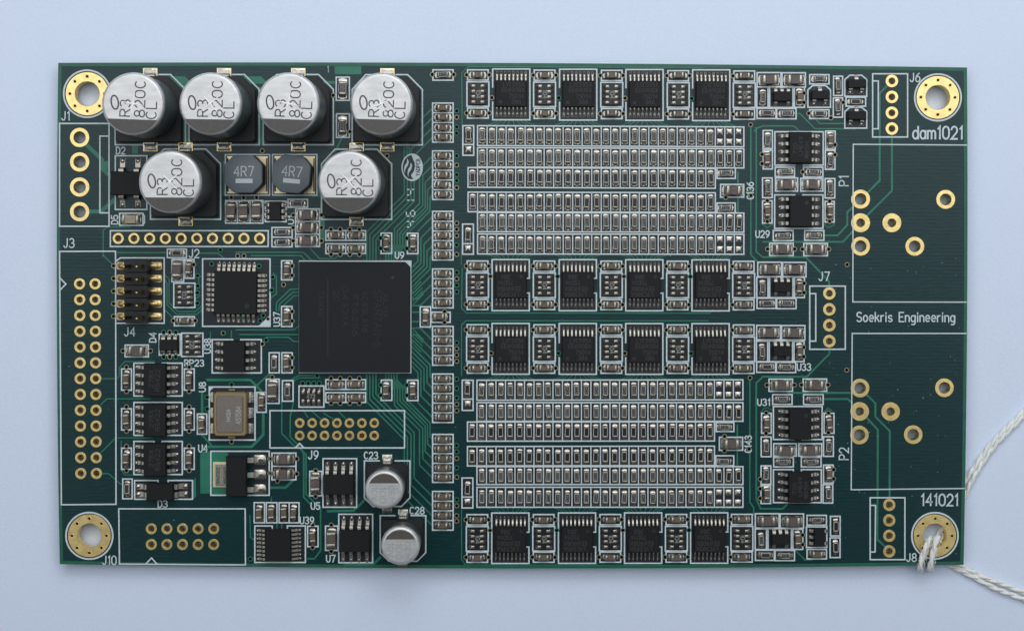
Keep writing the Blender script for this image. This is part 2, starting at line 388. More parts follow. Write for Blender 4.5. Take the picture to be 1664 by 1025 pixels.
def patch(pts):
    g = G(); q = px(pts); c = q[0]
    a = sum(q[i][0] * q[(i + 1) % len(q)][1] - q[(i + 1) % len(q)][0] * q[i][1] for i in range(len(q)))
    if a < 0: q = q[::-1]
    g.poly([(x - c[0], y - c[1]) for x, y in q], 0.0018, "trace")
    return part("copper_patch", g.mesh("copper_patch"), *c)
VIAS = G()
def via(x, y, ring="via_ring", r=1.0):
    c = P(x, y)
    VIAS.loft([(circle(c[0], c[1], 0.042 * r, 12), 0.006), (circle(c[0], c[1], 0.040 * r, 12), 0.0096), (circle(c[0], c[1], 0.027 * r, 12), 0.0092)], ring, top=True, mtop="hole")
def label_txt(s, x, y, h=11.5, width=None, rot=0, wd=0.019):
    g = G(); strokes(g, s, 0, 0, h / 100, width / 100 if width else None, math.radians(rot), wd, Z_SILK + 0.0012, "silk")
    return part("printed_label", g.mesh("printed_label"), *P(x, y))

# ------------------------------------------------------------------ two-terminal chips
U = 0.01
def terminal_mesh(L, W, H, t, pad, seed):
    rnd = random.Random(seed); g = G()
    W2 = W / 2 + 0.1; x1 = L / 2
    g.box((x1 - t) * U, (x1 + .15) * U, -W2 * U, W2 * U, 0.4 * U, (H + .25) * U, "tin", bev=min(0.9, H * .16) * U, ch=0.7 * U)
    g.poly([((x1 - t - 1.2) * U, -(W2 + .6) * U), ((pad / 2 - 1) * U, -(W2 + .6) * U), ((pad / 2 + .3) * U, 0), ((pad / 2 - 1) * U, (W2 + .6) * U), ((x1 - t - 1.2) * U, (W2 + .6) * U)], Z_PAD - 0.003, "solder")
    rows = []; n = 7; h0 = H * rnd.uniform(.36, .8); tip = rnd.uniform(-.8, .8); sq = rnd.uniform(.25, .6)
    for i in range(n + 1):
        f = i / n; x = x1 + .1 + (pad / 2 - x1 + .4) * f
        wv = W2 * (1.0 - (1 - sq) * f ** 2.4) ; zc = 0.5 + (h0 - .5) * (1 - f) ** 3.0; r = []
        for j in range(-2, 3):
            q = j / 2; r.append((x * U, (q * wv + tip * f * f) * U, (0.35 + (zc - .35) * (1 - .55 * q * q)) * U))
        rows.append(r)
    rows = [r[::-1] for r in rows]
    g.grid([list(r) for r in rows], "solder")
    return g.mesh("terminal")
def chip_body_mesh(kind, L, W, H, t, mark):
    g = G()
    if kind in 'CD':
        g.box(-(L / 2 - t + .3) * U, (L / 2 - t + .3) * U, -W / 2 * U, W / 2 * U, 0.5 * U, H * U, "mlcc" if kind == 'C' else "mlcc_big", bev=0.8 * U)
    elif kind == 'L':
        g.box(-(L / 2 - t) * U, (L / 2 - t) * U, -W / 2 * U, W / 2 * U, 0.5 * U, H * U, "led", bev=0.8 * U)
    else:
        a = L / 2 - t + .3
        g.box(-a * U, a * U, -W / 2 * U, W / 2 * U, 0.5 * U, H * U, "alumina")
        top = "resist" if kind in 'KR' else "resist_grey"
        g.box(-(a - .2) * U, (a - .2) * U, -(W / 2 - .9) * U, (W / 2 - .9) * U, (H - .2) * U, (H + .35) * U, top, bev=.25 * U)
        if mark: strokes(g, mark, 0, 0, W * .50 * U, (2 * a - 2.0) * U, 0, 0.0080 if W > 10 else 0.0055, (H + .42) * U, "resist_mark", gap=1.2)
    return g.mesh("chip")
CH = {'C': (16.5, 9.0, 8, 4.0, 27), 'D': (23, 14.5, 11, 5.2, 34), 'R': (16.8, 8.0, 5, 2.3, 25), 'K': (16.8, 8.0, 5, 2.3, 25), 'G': (16.8, 8.0, 5, 2.3, 25), 'S': (21, 12.5, 6, 4, 33), 'L': (27, 13.5, 8, 5, 31)}
NAME = {'C': "ceramic_capacitor", 'D': "large_ceramic_capacitor", 'R': "chip_resistor", 'K': "unmarked_resistor", 'G': "grey_resistor", 'S': "large_resistor", 'L': "light_emitting_diode"}
def chip(kind, x, y, vert=False, mark=None, label=None, v=None):
    L, W, H, t, pad = CH[kind]
    body = cached(('b', kind, mark), lambda: chip_body_mesh(kind, L, W, H, t, mark))
    X, Y = P(x, y)
    rz = (PI / 2 if vert else 0) + random.gauss(0, .028)
    o = part(NAME[kind], body, X + random.gauss(0, .003), Y + random.gauss(0, .003), rz, label=label)
    for k in (0, 1):
        s = random.randrange(12)
        sub("terminal", cached(('t', kind, s), lambda: terminal_mesh(L, W, H, t, pad, s + ord(kind) * 10)), o, rz=PI * k)
    if v:
        for dx in v:
            if vert: via(x, y + dx)
            else: via(x + dx, y)
    return o
def bare_pad_mesh(seed):
    rnd = random.Random(seed); g = G(); rows = []
    for i in range(6):
        f = -1 + i / 2.5; r = []
        for j in range(6):
            q = -1 + j / 2.5
            r.append((q * 4.7 * U, f * 4.9 * U, (0.5 + 1.7 * (1 - abs(q) ** 3) * (1 - abs(f) ** 3) * (1 + rnd.uniform(-.25, .25))) * U))
        rows.append(r)
    g.grid(rows, "solder"); return g.mesh("solder_pad")
def bare_pad(x, y):
    s = random.randrange(6); part("solder_pad", cached(('bp', s), lambda: bare_pad_mesh(s)), *P(x, y))

# ------------------------------------------------------------------ chip packages with pins
def pin_mesh(Lp, wd, zm, seed=0, shoulder=3.5):
    rnd = random.Random(seed * 31 + int(Lp * 10)); g = G(); h = wd / 2
    prof = [(-1.0, zm), (shoulder, zm), (shoulder + 1.2, zm - .6), (shoulder + 3.4, 1.9), (shoulder + 4.6, 1.5), (Lp - 2, 1.3)]
    rows = []
    for (y, z) in prof:
        rows.append([(-h * U, y * U, (z - 1.1) * U), (-h * U, y * U, z * U), (h * U, y * U, z * U), (h * U, y * U, (z - 1.1) * U)])
    g.grid(rows, "tin", smooth=False)
    a = Lp - max(5.0, Lp * .38) + rnd.uniform(-.5, .5); b = Lp + .4; bw = h + rnd.uniform(.25, .5) * min(1, wd / 4); hh = rnd.uniform(2.6, 3.4); rows = []
    for i in range(6):
        f = i / 5; y = a + (b - a) * f; k = math.sqrt(max(0, 1 - (2 * f - 1) ** 2)) * .85 + .15; r = []
        for j in range(5):
            q = -1 + j / 2; r.append((q * bw * (k * .5 + .5) * U, y * U, (0.4 + hh * k * (1 - q * q)) * U))
        rows.append(r)
    g.grid(rows, "solder")
    g.poly([(-(h + .3) * U, (a - 1) * U), ((h + .3) * U, (a - 1) * U), ((h + .3) * U, (Lp) * U), (-(h + .3) * U, Lp * U)], Z_PAD - .003, "solder")
    return g.mesh("pin")
def package_mesh(w_, h_, H, m="epoxy", dot=None, bev=2.2):
    g = G(); x, y = w_ / 2, h_ / 2
    def r(d): return rrect((-x + d) * U, (x - d) * U, (-y + d) * U, (y - d) * U, .8 * U)
    g.loft([(r(1.2), .8 * U), (r(0), H * .5 * U), (r(.3), (H - bev) * U), (r(bev * .7), H * U)], m, bot=True)
    if dot:
        g.loft([(circle(dot[0] * U, dot[1] * U, dot[2] * U, 16), (H + .06) * U), (circle(dot[0] * U, dot[1] * U, dot[2] * .8 * U, 16), (H + .03) * U)], "laser", top=True, mtop="plastic")
    return g.mesh("chip_package")
def package(name, x, y, w_, h_, H, pins, key, rz=0.0, dot=None, texts=(), label=None, m="epoxy", tm="laser"):
    """pins: list of (side, offset along side, length, width) ; side in 'tblr'"""
    X, Y = P(x, y)
    o = part(name, cached(('pk', key), lambda: package_mesh(w_, h_, H, m, dot)), X, Y, rz + random.gauss(0, .006), label=label)
    for (sd, off, Lp, wd) in pins:
        s = random.randrange(4)
        me = cached(('pin', Lp, wd, H, s), lambda: pin_mesh(Lp, wd, H * .5, s, 3.5 if Lp > 10 else 2.0))
        if sd == 't': a = (off, h_ / 2, 0)
        elif sd == 'b': a = (off, -h_ / 2, PI)
        elif sd == 'l': a = (-w_ / 2, off, PI / 2)
        else: a = (w_ / 2, off, -PI / 2)
        sub("pin", me, o, a[0] * U, a[1] * U, a[2])
    if texts:
        def tmesh():
            g = G()
            for (s, tx, ty, th, tw, tr) in texts: strokes(g, s, tx * U, ty * U, th * U, tw * U, math.radians(tr), .010 if tm == "laser" else .014, (H + .1) * U, tm)
            return g.mesh("marking")
        sub("marking", cached(('tx', key), tmesh), o)
    return o

# ------------------------------------------------------------------ 1. resistor ladders
def ladder(top, bot, rows, xl, xr, pads_rows, hres, n=28):
    """rows: list of (y left, y right, kind) ; xl, xr: x of columns 0 and 27"""
    global NSK
    pitch = (xr - xl) / 27
    for (yl, yr, kind, y0, y1) in rows:
        for i in range(-1 if kind == 'inner' else 0, 25 if kind == 'inner' else n):
            x = xl + pitch * i; y = yl + (yr - yl) * i / 27
            if kind == 'outer':
                if i >= 25:
                    bare_pad(x, y - 8.3); bare_pad(x, y + 8.0); continue
                chip('R', x, y, True, random.choice(("103", "104", "103")))
            elif kind == 'mid':
                if i >= 25: chip('K', x, y, True)
                else: chip('G' if i < 10 else 'R', x, y, True, "102")
            else:
                if i == 0: chip('G', x, y, True, "102")
                elif i == -1: chip('R', x, y, True)
                else: chip('K', x, y, True)
    for (yl, yr, kind, y0, y1) in rows:
        a, b = (-1, 24) if kind == 'inner' else (0, 27)
        xa, xb = xl + pitch * (a - .5), xl + pitch * (b + .5)
        dy0 = yr - yl
        def sk(x): return dy0 * (x - xl) / (pitch * 27)
        lines = [[(xa, y0 + sk(xa)), (xb, y0 + sk(xb)), (xb, y1 + sk(xb)), (xa, y1 + sk(xa)), (xa, y0 + sk(xa))]]
        for i in range(a, b):
            x = xl + pitch * (i + .5); lines.append([(x, y0 + 1.4 + sk(x)), (x, y1 - 1.4 + sk(x))])
        g = G()
        for i, l in enumerate(lines):
            g.ribbon(px(l), 0.022 if i == 0 else 0.0185, Z_SILK + (0 if i == 0 else .0003), "silk", closed=(i == 0))
        NSK += 1; g.v = [(x, y, z_ + .00003 * (NSK % 30)) for x, y, z_ in g.v]; part("silkscreen_grid", g.mesh("silkscreen_grid"))
        BARE.poly(px([lines[0][3], lines[0][2], lines[0][1], lines[0][0]]), Z_BARE + .00002 * (len(BARE.f) % 50), "bare")
ladder(0, 0, [(221.0, 223.0, 'outer', 204.6, 236.8), (255.9, 257.6, 'mid', 240.2, 271.4), (288.5, 290.3, 'inner', 272.6, 304.6),
              (328.4, 329.6, 'inner', 312.4, 344.2), (360.7, 361.4, 'mid', 345.6, 376.6), (396.8, 397.4, 'outer', 380.2, 412.6)], 783.8, 1200.9, None, None)
ladder(0, 0, [(634.0, 633.4, 'outer', 617.4, 649.8), (669.8, 669.8, 'mid', 653.8, 684.0), (701.0, 700.8, 'inner', 685.2, 716.2),
              (742.0, 741.2, 'inner', 725.0, 756.4), (773.2, 773.2, 'mid', 757.6, 786.6), (808.3, 808.3, 'outer', 791.0, 823.4)], 782.8, 1199.4, None, None)
for (x, y, fx0, fy0, fx1, fy1) in ((1178.6, 281.7, 1165, 273, 1194.8, 290.2), (1178.6, 338.3, 1165, 330, 1194.6, 346), (1177, 693.2, 1163.5, 686, 1192.4, 700.6), (1176, 748.8, 1163, 740, 1192.2, 756)):
    chip('R', x, y, False, "130"); frame(fx0, fy0, fx1, fy1)
for (x, yr, yp, y0, y1) in ((761, 219.8, 243.2, 204.6, 252.6), (760.5, 382.2, 404.2, 364.2, 413), (760, 632, 656, 617.4, 666.4), (759.6, 794, 815, 776, 824.6)):
    chip('R', x, yr, True); bare_pad(x, yp); frame(x - 8.8, y0, x + 8.8, y1, True, [[(x - 8.8, yp - 8), (x + 8.8, yp - 8)]])

# ------------------------------------------------------------------ 2. column of small ceramic capacitors
TOPG = [[175.9, 191.5, 207.5, 223.3], [253.5, 269, 284.6, 300.6, 316.4], [351.6, 367.6, 383.2, 398.8, 414.4], [445, 460.6, 476.5, 492.1]]
BOTG = [[538.1, 553.8, 569.4, 585], [615.4, 631, 646.7, 662.3, 678], [713.3, 728.7, 744.3, 759.9, 775.1], [805.8, 821.4, 837, 852.6]]
for gi, grp in enumerate(TOPG + BOTG):
    for y in grp: chip('C', 719.6, y)
    h = 8.0; x0, x1 = 703, 736.4
    frame(x0, grp[0] - h, x1, grp[-1] + h, True, [[(x0 + 1, (a + b) / 2), (x1 - 1, (a + b) / 2)] for a, b in zip(grp, grp[1:])])
for y in (180.7, 206.7, 216.8, 253.5, 284.1, 293.8, 398.2, 442.7, 463.2, 474.1, 556.7, 615.6, 630.9, 646.3, 723.4, 733.6, 759.5, 811.2): via(742.2, y, "via_green")
for y in (190.9, 268.5, 305.1, 362.7, 372.8, 382.8, 413.4, 453, 566.4, 576.6, 586.7, 656.5, 666.8, 744.3, 774.7, 821, 837.2, 846): via(742.2, y)
chip('R', 720, 121.6, False, "473", v=(-17.5, 17.5)); frame(703.5, 114, 736.4, 130.8)
chip('C', 714.1, 514.5); frame(701.5, 507, 731.6, 523.6); via(722.4, 506); via(722.4, 524)
chip('C', 691.4, 514.5, True); frame(683, 498.5, 699.8, 531)

# ------------------------------------------------------------------ 3. shift-register rows: chip, resistor array, two capacitors each
def array(x, y, rot=0.0, mark="104", label=None):
    def body():
        g = G(); g.box(-8.5 * U, 8.5 * U, -17 * U, 17 * U, .5 * U, 5 * U, "resist", bev=.5 * U)
        for k in range(-1, 2): g.box(-11 * U, 11 * U, (k * 8.6 - 1.1) * U, (k * 8.6 + 1.1) * U, .4 * U, 3.8 * U, "resist")
        strokes(g, mark, .6 * U, 0, 6.5 * U, 13 * U, -PI / 2, .011, 5.1 * U, "resist_mark"); return g.mesh("resistor_array")
    def term(seed):
        rnd = random.Random(seed); g = G()
        g.box(3.8 * U, 10.6 * U, -2.7 * U, 2.7 * U, .4 * U, 5.3 * U, "tin", bev=.9 * U, ch=.8 * U)
        rows = []
        for i in range(5):
            f = i / 4; xx = 10.5 + 4.4 * f; k = (1 - f * f * .75); r = []
            for j in range(5):
                q = 1 - j / 2; r.append((xx * U, q * (3.2 * k + .2) * U, (.4 + (3.9 * (1 - f) ** rnd.uniform(.6, 1.1)) * (1 - .5 * q * q)) * U))
            rows.append(r)
        g.grid(rows, "solder"); return g.mesh("terminal")
    o = part("resistor_array", cached(('ar', mark), body), *P(x, y), rot + random.gauss(0, .008), label=label)
    for sgn in (0, PI):
        for k in range(4):
            s = random.randrange(5); yy = (k - 1.5) * 8.6 * U
            sub("terminal", cached(('at', s), lambda: term(s)), o, 0, yy, sgn)
    return o
REG_TXT = [("LVC595A", 4, 15, 6.5, 34, 0), ("EE690BX", 3, 6, 6.5, 36, 0), ("7SD14", 8, -4, 6.5, 24, 0), ("386", 8, -13, 6.5, 15, 0)]
def tssop(x, y, flip, n):
    pins = [('t', (i - 3.5) * 6.62, 15.0, 2.3) for i in range(8)] + [('b', (i - 3.5) * 6.62, 15.5, 2.3) for i in range(8)]
    package("shift_register", x, y, 52, 43.5, 8, pins, 'tssop', PI if flip else 0, dot=(-17, -14, 2.6), texts=REG_TXT)
ROWS = [ # chip y, cap top, array, cap bottom, frame top/bottom, flip, chip xs, cap xs, slopes
    (153.1, 122.2, 153.4, 184.2, 112.6, 195.0, False, (830.8, 939.5, 1047.3, 1155.6), (776.6, 884.9, 994, 1102, 1209.3), .0042),
    (463.0, 432.3, 463.4, 494.6, 421.8, 504.6, True, (829.9, 938.9, 1046.9, 1154.6), (776, 884.5, 993.3, 1101, 1208.3), .0012),
    (567.6, 535.6, 566.8, 597.7, 525.4, 607.6, False, (829.9, 938.9, 1046.9, 1154.6), (776, 884.5, 993.3, 1101, 1208.3), .001),
    (874.9, 843.6, 874.6, 904.6, 832.8, 914.6, True, (829.3, 937.6, 1045, 1152.3), (775.6, 883.5, 991.7, 1099, 1205.4), -.001)]
for (yc, yt, ya, yb, f0, f1, flip, xs, cs, sl) in ROWS:
    for i, x in enumerate(xs):
        d = sl * (x - 830); tssop(x, yc + d, flip, i)
        bare(x - 29.5, f0 + 1 + d, x + 29.5, f1 - 1 + d)
        n0, n1 = yc - 11 + d, yc + 13 + d; s = -1 if not flip else 1
        silk_lines([[(x + s * 30.2, n0), (x + s * 30.2, f0 + d), (x - s * 30.2, f0 + d), (x - s * 30.2, f1 + d), (x + s * 30.2, f1 + d), (x + s * 30.2, n1)]] +
                   ([[(x + 30.2, n0), (x + 26.5, n0)], [(x + 30.2, n1), (x + 26.5, n1)]] if flip else []))
        via(x - 31.6 if not flip else x - 33, yc + (6 if not flip else -14) + d, "via_green" if i % 2 else "via_ring")
        for k in range(8):                                  # fan-out below / above
            xx = x + (k - 3.5) * 6.62; e = (k - 3.5) * 4.2
            if flip != (yc > 800) if False else not (yc < 160 or 500 < yc < 700): trace([(xx, f0 + d - 1), (xx, f0 + d - 3), (xx + e, f0 - 8.5 + d)], 1.3)
            else: trace([(xx, f1 + d + 1), (xx, f1 + d + 3), (xx + e, f1 + 8.5 + d)], 1.3)
    for i, x in enumerate(cs):
        d = sl * (x - 776); last = i == 4
        chip('C', x, yt + d, v=(-18.5,) if last else (-18.5, 18.5)); chip('C', x, yb + d, v=(-18.5,) if last else (-18.5, 18.5))
        array(x, ya + d)
        frame(x - 16.8, yt - 8.2 + d, x + 16.8, yt + 8.4 + d); frame(x - 16.8, yb - 8.2 + d, x + 16.8, yb + 8.2 + d); frame(x - 17.8, ya - 19.9 + d, x + 17.8, ya + 19.9 + d)

# ------------------------------------------------------------------ 4. voltage-reference clusters beside each row
def sot235(x, y, flip=False, label=None, rz=0):
    pins = [('t', k * 10.2, 6.2, 5) for k in (-1, 0, 1)] + [('b', k * 10.2, 6.2, 5) for k in (-1, 1)]
    package("small_chip", x, y, 30, 17, 10, pins, 'sot235', rz, label=label)
for (yc, y1, y2, x0, dx) in ((157.7, 130, 184.4, 1250.2, 0), (466.2, 437.6, 492.4, 1251.2, 0), (569.9, 540, 596, 1249.4, -.6), (874.6, 845.4, 901, 1247.2, -2.6)):
    chip('D', x0, y1); chip('D', x0 + 40, y1 + .3)
    frame(x0 - 20, y1 - 11.5, x0 + 18.6, y1 + 11.8); frame(x0 + 20.5, y1 - 11.2, x0 + 58.4, y1 + 12)
    chip('R', 1239 + dx, yc + .8, True, "100"); frame(1229.6 + dx, yc - 16, 1248 + dx, yc + 17.4)
    sot235(1270 + dx, yc); bare(1250 + dx, yc - 17, 1288 + dx, yc + 18)
    silk_lines([rect(1250.5 + dx, yc - 16.6, 1288.4 + dx, yc + 17.4)])
    chip('C', 1298.7 + dx, yc + .4, True); frame(1290.8 + dx, yc - 15.5, 1307 + dx, yc + 17.2)
    via(1306.5 + dx, yc - 6); via(1306.5 + dx, yc + 9.4)
    chip('G', 1246 + dx, y2); chip('R', 1278 + dx, y2 + .6, False, "100")
    frame(1230 + dx, y2 - 8, 1260.8 + dx, y2 + 8.6); frame(1262 + dx, y2 - 7.6, 1293.4 + dx, y2 + 9)
# top right transistors
def sot23(x, y, label=None):
    pins = [('t', 0, 7.5, 6)] + [('b', k * 9.3, 8.5, 6) for k in (-1, 1)]
    package("transistor", x, y, 31, 14.5, 10, pins, 'sot23', 0, label=label)
def pent(x, y, wd, up, dn):
    q = [(x - wd, y + dn), (x - wd, y - up + 7), (x - wd + 8, y - up), (x + wd - 8, y - up), (x + wd, y - up + 7), (x + wd, y + dn), (x - wd, y + dn)]
    bare(x - wd + 1, y - up + 7, x + wd - 1, y + dn - 1); silk_lines([q])
sot23(1331.6, 155.4); pent(1331, 155.4, 18.4, 16, 19.4)
sot23(1390.6, 137); pent(1390.4, 137, 17.8, 14.2, 20)
sot23(1390.6, 188.6); pent(1390.4, 188.6, 17.8, 13.8, 20)
chip('R', 1331.1, 128.6, False, "473"); F(1280, 90, 177, 158, 348, 245)
chip('K', 1331, 185); F(1280, 90, 177, 450, 348, 533); via(1314, 184.5); via(1350, 192)
chip('R', 1361.6, 138.8, True, "103"); F(1280, 90, 376, 171, 461, 342)
chip('R', 1361.4, 173.9, True, "103"); F(1280, 90, 374, 351, 461, 522); via(1370, 167)
chip('K', 1390.2, 165.5); F(1280, 90, 480, 346, 653, 430)
# bottom right small regulator
package("small_chip", 1329.6, 871.4, 18, 30, 10, [('l', k * 10.2, 6.2, 5) for k in (-1, 0, 1)] + [('r', k * 10.2, 6.2, 5) for k in (-1, 1)], 'sot235v')
F(1280, 780, 150, 380, 330, 562)
chip('R', 1326.8, 844.4, False, "103"); F(1280, 780, 155, 285, 327, 376)
chip('C', 1326.8, 899); F(1280, 780, 155, 568, 327, 657)
chip('K', 1357.5, 854, True); F(1280, 780, 350, 293, 441, 466)
chip('K', 1357.4, 888.3, True); F(1280, 780, 347, 472, 440, 646)

# ------------------------------------------------------------------ 5. op amps
def soic_lr(name, x, y, bw, bh, pl, pitch, key, gapside=None, fr=None, texts=(), dot=None, pw=5.2):
    pins = [(s, (1.5 - k) * pitch, pl, pw) for s in 'lr' for k in range(4)]
    o = package(name, x, y, bw, bh, 14, pins, key, dot=dot, texts=texts)
    if fr:
        x0, y0, x1, y1 = fr; bare(x0 + 1, y0 + 1, x1 - 1, y1 - 1); c = (x0 + x1) / 2; k = 6.5
        if gapside == 't': silk_lines([[(c - k, y0 + 2.5), (c - k, y0), (x0, y0), (x0, y1), (x1, y1), (x1, y0), (c + k, y0), (c + k, y0 + 2.5)]])
        elif gapside == 'b': silk_lines([[(c - k, y1), (x0, y1), (x0, y0), (x1, y0), (x1, y1), (c + k, y1)]])
        else: silk_lines([rect(x0, y0, x1, y1)])
    return o
OA = [("JRC", 6, 14, 6, 16, 90), ("4580", -4, -2, 6, 22, 90)]
OAT = [("N95M", 10, -4, 6, 26, 90), ("LME49", 0, 2, 6, 30, 90), ("720", -9, -2, 6, 18, 90)]
soic_lr("op_amp", 1298.3, 240.6, 37.5, 51, 16, 12.85, 'oa', 'b', (1259, 214.4, 1337.6, 268.6), texts=OAT, dot=(9, -14, 3))
soic_lr("op_amp", 1298.6, 343.6, 37, 51, 16, 13.1, 'oab', 't', (1258.6, 316.8, 1337.2, 371.2), dot=(9, 14, 3))
soic_lr("op_amp", 1297.8, 687.2, 36.5, 52, 16, 12.9, 'oab', 'b', (1256.6, 660, 1335.8, 713.6), dot=(9, 14, 3))
soic_lr("op_amp", 1297.2, 789.4, 36.5, 52, 16, 12.9, 'oa', 't', (1256.6, 762.4, 1334.4, 816), texts=OAT, dot=(9, -14, 3))
for (k, x, y, ve, mk, f) in (
    ('R', 1247, 228, 1, "221", (1240, 212.4, 1255, 242)), ('C', 1247, 258.8, 1, None, (1240, 244.6, 1255, 274.8)),
    ('C', 1349.3, 228, 1, None, (1341.4, 213.4, 1357, 242.6)), ('R', 1349, 260.7, 1, "221", (1341, 244.8, 1356.6, 275.4)),
    ('R', 1275.6, 279.1, 0, "681", (1259.6, 272, 1290.8, 287)), ('R', 1322, 279.5, 0, "681", (1305.6, 272, 1337, 287.6)),
    ('D', 1277.6, 300.2, 0, None, (1260, 289.4, 1296, 310.8)), ('D', 1319, 300, 0, None, (1301, 290, 1337, 310.8)),
    ('R', 1247.3, 304.7, 1, "101", (1239, 289.4, 1254.6, 321.4)), ('C', 1246.7, 343.2, 1, None, (1239, 326.4, 1254.4, 362.6)),
    ('R', 1348.3, 305.5, 1, "101", (1340.6, 290.4, 1356.4, 321.8)), ('C', 1347.9, 343.6, 1, None, (1340.6, 327.4, 1355.4, 361)),
    ('R', 1272.7, 383.2, 0, "681", (1256.4, 374.6, 1288.6, 391)), ('R', 1323, 382.8, 0, "681", (1307.4, 374.8, 1338.6, 390.4)),
    ('D', 1269.8, 404.6, 0, None, (1250.6, 395.4, 1288.8, 415.4)), ('D', 1325.9, 405, 0, None, (1306, 395.6, 1344.4, 415.6)),
    ('D', 1268.8, 625.4, 0, None, (1249.4, 615.6, 1287.6, 635.4)), ('D', 1324.5, 625, 0, None, (1305, 615.4, 1343, 635.4)),
    ('R', 1271.3, 648.9, 0, "681", (1255.4, 640.8, 1287, 656.6)), ('R', 1322, 648.9, 0, "681", (1305.6, 640.8, 1337.4, 656.8)),
    ('C', 1245.4, 687.3, 1, None, (1237.4, 671, 1253, 703.4)), ('R', 1245, 725.4, 1, "101", (1236.8, 709.4, 1252.8, 741.4)),
    ('C', 1347, 687.3, 1, None, (1339, 671, 1355, 703.4)), ('R', 1346.3, 724.8, 1, "101", (1338, 709, 1354, 740.8)),
    ('D', 1276.2, 731.2, 0, None, (1257, 720.4, 1294, 740.4)), ('D', 1316, 730.6, 0, None, (1298, 720.4, 1335, 740.4)),
    ('R', 1272.7, 750.3, 0, "681", (1257, 742.8, 1289, 758)), ('R', 1318, 750, 0, "681", (1302, 742.4, 1334, 758)),
    ('R', 1244.4, 770.2, 1, "221", (1236.6, 756.4, 1252.4, 786.2)), ('C', 1245.4, 801.5, 1, None, (1236.4, 788.6, 1252, 817.4)),
    ('C', 1346.3, 769.3, 1, None, (1338, 755, 1353.8, 784.2)), ('R', 1345.8, 801.5, 1, "221", (1337.4, 786.6, 1353, 816.6))):
    chip(k, x, y, bool(ve), mk); frame(*f)
for (x, y) in ((1238, 251), (1238, 266.2), (1356.8, 235.6), (1356.8, 251.6), (1246.7, 326), (1246.7, 359.8), (1347.9, 327), (1347.9, 359.8), (1247, 404.8), (1291.2, 404.8), (1303.6, 405), (1346.6, 405),
               (1246, 625.4), (1290.6, 625.4), (1302, 625), (1345.4, 625), (1244.8, 670.4), (1244.8, 703.6), (1346, 670.4), (1346, 702.6), (1235, 778), (1235, 793.4), (1235, 809), (1354.4, 762.4), (1354.4, 777.6), (1304, 279.6),
               (1219.6, 203), (1218.6, 613.6), (1376.4, 430), (1375.6, 601)): via(x, y)
chip('D', 1190.7, 310); F(980, 270, 973, 148, 1176, 264); via(1179, 321)
chip('D', 1187.8, 720.5); F(980, 620, 963, 456, 1167, 574); via(1177.4, 708.4); via(1177, 732)
label_txt("C136", 1219, 310, 10.5, 27, 90); label_txt("C143", 1215.6, 721, 10.5, 27, 90); 
for y in (300.4, 318): via(1220, y)
for y in (710.6, 729): via(1217, y)

# ------------------------------------------------------------------ 6. big electrolytic capacitors
def ecap_meshes(r, H, base, key, cut, small):
    out = {}
    g = G(); b = base
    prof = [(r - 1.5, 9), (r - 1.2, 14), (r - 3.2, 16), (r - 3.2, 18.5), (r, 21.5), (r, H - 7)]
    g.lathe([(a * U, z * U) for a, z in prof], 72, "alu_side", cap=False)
    top_ = [(r, H - 7), (r - .35, H - 4.6), (r - 1.3, H - 2.6), (r - 2.8, H - 1.2), (r - 4.6, H - .6), (r - 6.5, H - .5), (r - 9, H - .5)]
    g.lathe([(a * U, z * U) for a, z in top_], 72, "alu", cap=True)
    out['can'] = g.mesh("electrolytic_capacitor")
    g = G(); h = b / 2; c = b * .21
    def bp(d): 
        q = [(-h + d, -h + d + 4), (-h + d + 4, -h + d), (h - d - 4, -h + d), (h - d, -h + d + 4), (h - d, h - c), (h - c, h - d), (-h + c, h - d), (-h + d, h - c)]
        return [(x * U, y * U) for x, y in q]
    g.loft([(bp(0), 1 * U), (bp(0), 11 * U), (bp(1.2), 12.5 * U)], "plastic", bot=True)
    out['base'] = g.mesh("plastic_base")
    def lead(wd, pl, seed):
        g = G(); y0 = h - 3; y1 = y0 + pl
        g.box(-wd / 2 * U, wd / 2 * U, (y1 - 22) * U, y1 * U, .1 * U, .9 * U, "gold" if not small else "solder")
        rows = []; lw = wd * .36
        for (y, z) in ((h - 4, 7), (h + 2.5, 6.2), (h + 4, 3.6), (h + 7.5, 2.6), (y1 - 3.5, 2.4), (y1 - 2.5, 1)):
            rows.append([(lw * U, y * U, (z - 1.6) * U), (lw * U, y * U, z * U), (-lw * U, y * U, z * U), (-lw * U, y * U, (z - 1.6) * U)])
        g.grid(rows, "tin", smooth=False)
        rows = []
        for i in range(6):
            f = i / 5; y = h + 1 + (y1 - h - 1.5) * f; r_ = []
            for j in range(5):
                q = 1 - j / 2; r_.append((q * (lw + 2.2) * U, y * U, (.9 + 2.0 * (1 - abs(2 * f - 1) ** 2) * (1 - q * q * .9)) * U))
            rows.append(r_)
        g.grid(rows, "solder"); return g.mesh("lead")
    out['lead'] = lead(23 if not small else 16, 17, 1)
    # polarity segment printed on the top
    g = G(); rr = r - 3.2 if not small else r - 5.4; z = (H - .36) * U
    y = -cut; a0 = math.asin(y / (rr)); pts = []
    for i in range(29):
        a = PI - a0 + (PI + 2 * a0) * i / 28; pts.append((rr * math.cos(a) * U, rr * math.sin(a) * U))
    if not small:
        rings = []
        zz = (H - .2) * U
        in_ = [(x, max(y_, -1)) for x, y_ in pts]
        g.poly(in_, zz, "ink")
    else:
        g.poly(pts, z, "ink_brown")
    out['stripe'] = g.mesh("polarity_mark")
    return out
